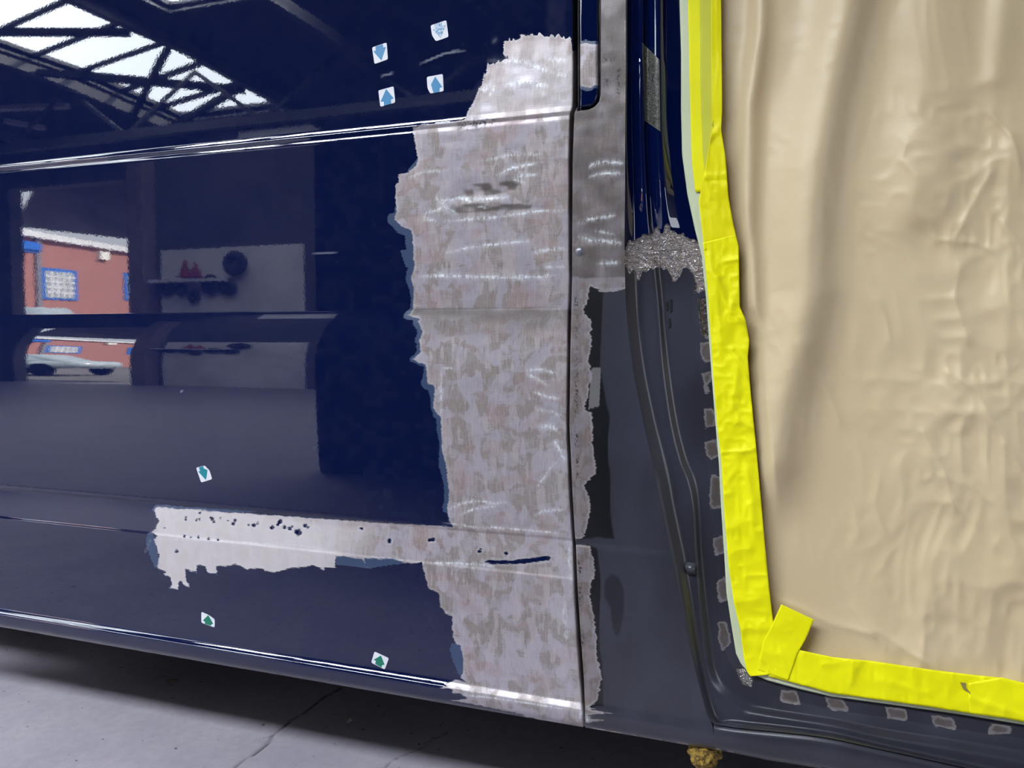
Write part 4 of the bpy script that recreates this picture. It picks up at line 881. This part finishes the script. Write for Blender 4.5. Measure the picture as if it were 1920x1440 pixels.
# ================================================================== ARROW STICKERS
M['sw'] = simple('sticker_white', (.82, .81, .86), .4, var=.03); M['sb'] = simple('sticker_blue', (.004, .22, .48), .4, var=.06); M['st'] = simple('sticker_teal', (.004, .24, .31), .4, var=.06); M['sg'] = simple('sticker_green', (.006, .19, .115), .4, var=.06)
def worn_blue():
    m = NT('sticker_blue_worn'); n = m.noise(m.coord(), 420, 4, .65); m.set(Base_Color=m.mix(m.ramp(n, .42, .56), (.004, .20, .44), (.62, .72, .82)), Roughness=.45); return m.m
M['sbw'] = worn_blue()
def skin_y(px, py):
    z = np.interp(-py, -imgy(zt[::10], px), zt[::10]); return float(prof_y(z))
def sticker(corners, arrow, mat, label, group):
    cx = np.mean([c[0] for c in corners]); cy = np.mean([c[1] for c in corners]); c0 = at(cx, cy, skin_y(cx, cy))
    root = empty('arrow_sticker', tuple(c0)); tag(root, label, 'sticker', group)
    def sheet(name, poly, off, th, mt, rnd=0):
        pts = [np.array(p, float) for p in poly]
        if rnd:
            q = []
            for i, p in enumerate(pts):
                a, b = pts[i-1], pts[(i+1) % len(pts)]
                da = (a-p)/np.linalg.norm(a-p); db = (b-p)/np.linalg.norm(b-p)
                s, e = p+da*rnd, p+db*rnd
                for t in (0, .33, .67, 1): q.append((1-t)**2*s+2*t*(1-t)*p+t*t*e)
            pts = q
        bm = bmesh.new(); fr, bk = [], []
        for p in pts:
            yb = skin_y(p[0], p[1]); w = at(p[0], p[1], yb-off)-c0; fr.append(bm.verts.new(w)); bk.append(bm.verts.new(w+np.array([0, th, 0])))
        bm.faces.new(fr); bm.faces.new(bk[::-1])
        for i in range(len(pts)): bm.faces.new((fr[i], fr[i-1], bk[i-1], bk[i]))
        bmesh.ops.recalc_face_normals(bm, faces=bm.faces[:])
        return bm_obj(name, bm, mt, root)
    sheet('backing', corners, .0007, .0004, M['sw'], 3.0)
    sheet('arrow', arrow, .0010, .0003, mat)
g1 = 'blue arrow stickers on the upper door'; g2 = 'green arrow stickers on the lower door'
# crop of the photo scaled: x = 680 + u/7.578, y = 20 + v/7.578
k = lambda L: [(680+u/7.578, 20+v/7.578) for u, v in L]
sticker(k([(132, 522), (340, 452), (358, 690), (168, 758)]), k([(182, 508), (284, 476), (292, 524), (328, 516), (264, 708), (152, 580), (186, 568)]), M['sb'], 'blue arrow sticker pointing down, left of the two downward ones', g1)
sticker(k([(964, 210), (1188, 134), (1220, 372), (1040, 434), (985, 350)]), k([(1020, 190), (1124, 158), (1130, 218), (1180, 206), (1106, 388), (990, 264), (1030, 256)]), M['sbw'], 'faded blue arrow sticker pointing down, worn streaky print', g1)
sticker(k([(222, 1134), (440, 1074), (462, 1306), (250, 1366)]), k([(334, 1112), (440, 1246), (400, 1262), (404, 1322), (302, 1350), (300, 1292), (254, 1292)]), M['sb'], 'blue arrow sticker pointing up with square corners, below the left scratch', g1)
sticker(k([(910, 942), (1138, 898), (1150, 1144), (960, 1178), (920, 1100)]), k([(1030, 934), (1130, 1084), (1094, 1094), (1090, 1154), (1006, 1168), (970, 1050)]), M['sb'], 'blue arrow sticker pointing up with its lower left corner folded round', g1)
k = lambda L: [(350+u/20.57, 860+v/20.57) for u, v in L]
sticker(k([(360, 350), (690, 265), (880, 450), (985, 790), (560, 920)]), k([(470, 330), (640, 290), (650, 370), (800, 440), (760, 740), (730, 815), (440, 495), (510, 480)]), M['st'], 'teal arrow sticker pointing down above the bare metal strip', g2)
k = lambda L: [(360+u/4.8, 1130+v/4.8) for u, v in L]
sticker(k([(84, 82), (150, 112), (204, 150), (203, 224), (84, 180)]), k([(146, 112), (190, 190), (172, 198), (170, 208), (116, 190), (118, 176), (98, 158)]), M['sg'], 'green arrow sticker pointing up, left one near the sill', g2)
sticker(k([(1642, 440), (1772, 500), (1735, 602), (1612, 540)]), k([(1700, 476), (1734, 560), (1712, 562), (1704, 584), (1648, 552), (1655, 525), (1634, 514)]), M['sg'], 'green arrow sticker pointing up, right one near the sill', g2)

# ================================================================== LITTER ON THE FLOOR
def litter(name, px, py, size, col, label, cat, seed):
    c = atz(px, py, .004); bm = bmesh.new(); rr = random.Random(seed); n = 9; vs = []
    for ring in (1.0, .5):
        vs.append([bm.verts.new((math.cos(2*math.pi*i/n)*size*ring*(1+.35*rr.uniform(-1, 1)), math.sin(2*math.pi*i/n)*size*.45*ring*(1+.3*rr.uniform(-1, 1)), (.0015 if ring == 1 else .006)+rr.uniform(0, .004))) for i in range(n)])
    ce = bm.verts.new((0, 0, .008))
    for i in range(n):
        bm.faces.new((vs[0][i], vs[0][(i+1) % n], vs[1][(i+1) % n], vs[1][i])); bm.faces.new((vs[1][i], vs[1][(i+1) % n], ce))
    o = bm_obj(name, bm, simple(name+'_skin', col, .7, var=.3, scale=60), smooth=True); o.location = tuple(c); o.rotation_euler = (0, 0, rr.uniform(0, 3)); tag(o, label, cat)
litter('dry_leaf', 653, 1354, .014, (.48, .44, .40), 'small pale dry leaf on the concrete beside the crack', 'leaf', 1)
litter('dirt_clod', 322, 1280, .014, (.16, .12, .09), 'small brown crumb lying on the floor in the van shadow', 'dirt', 2)
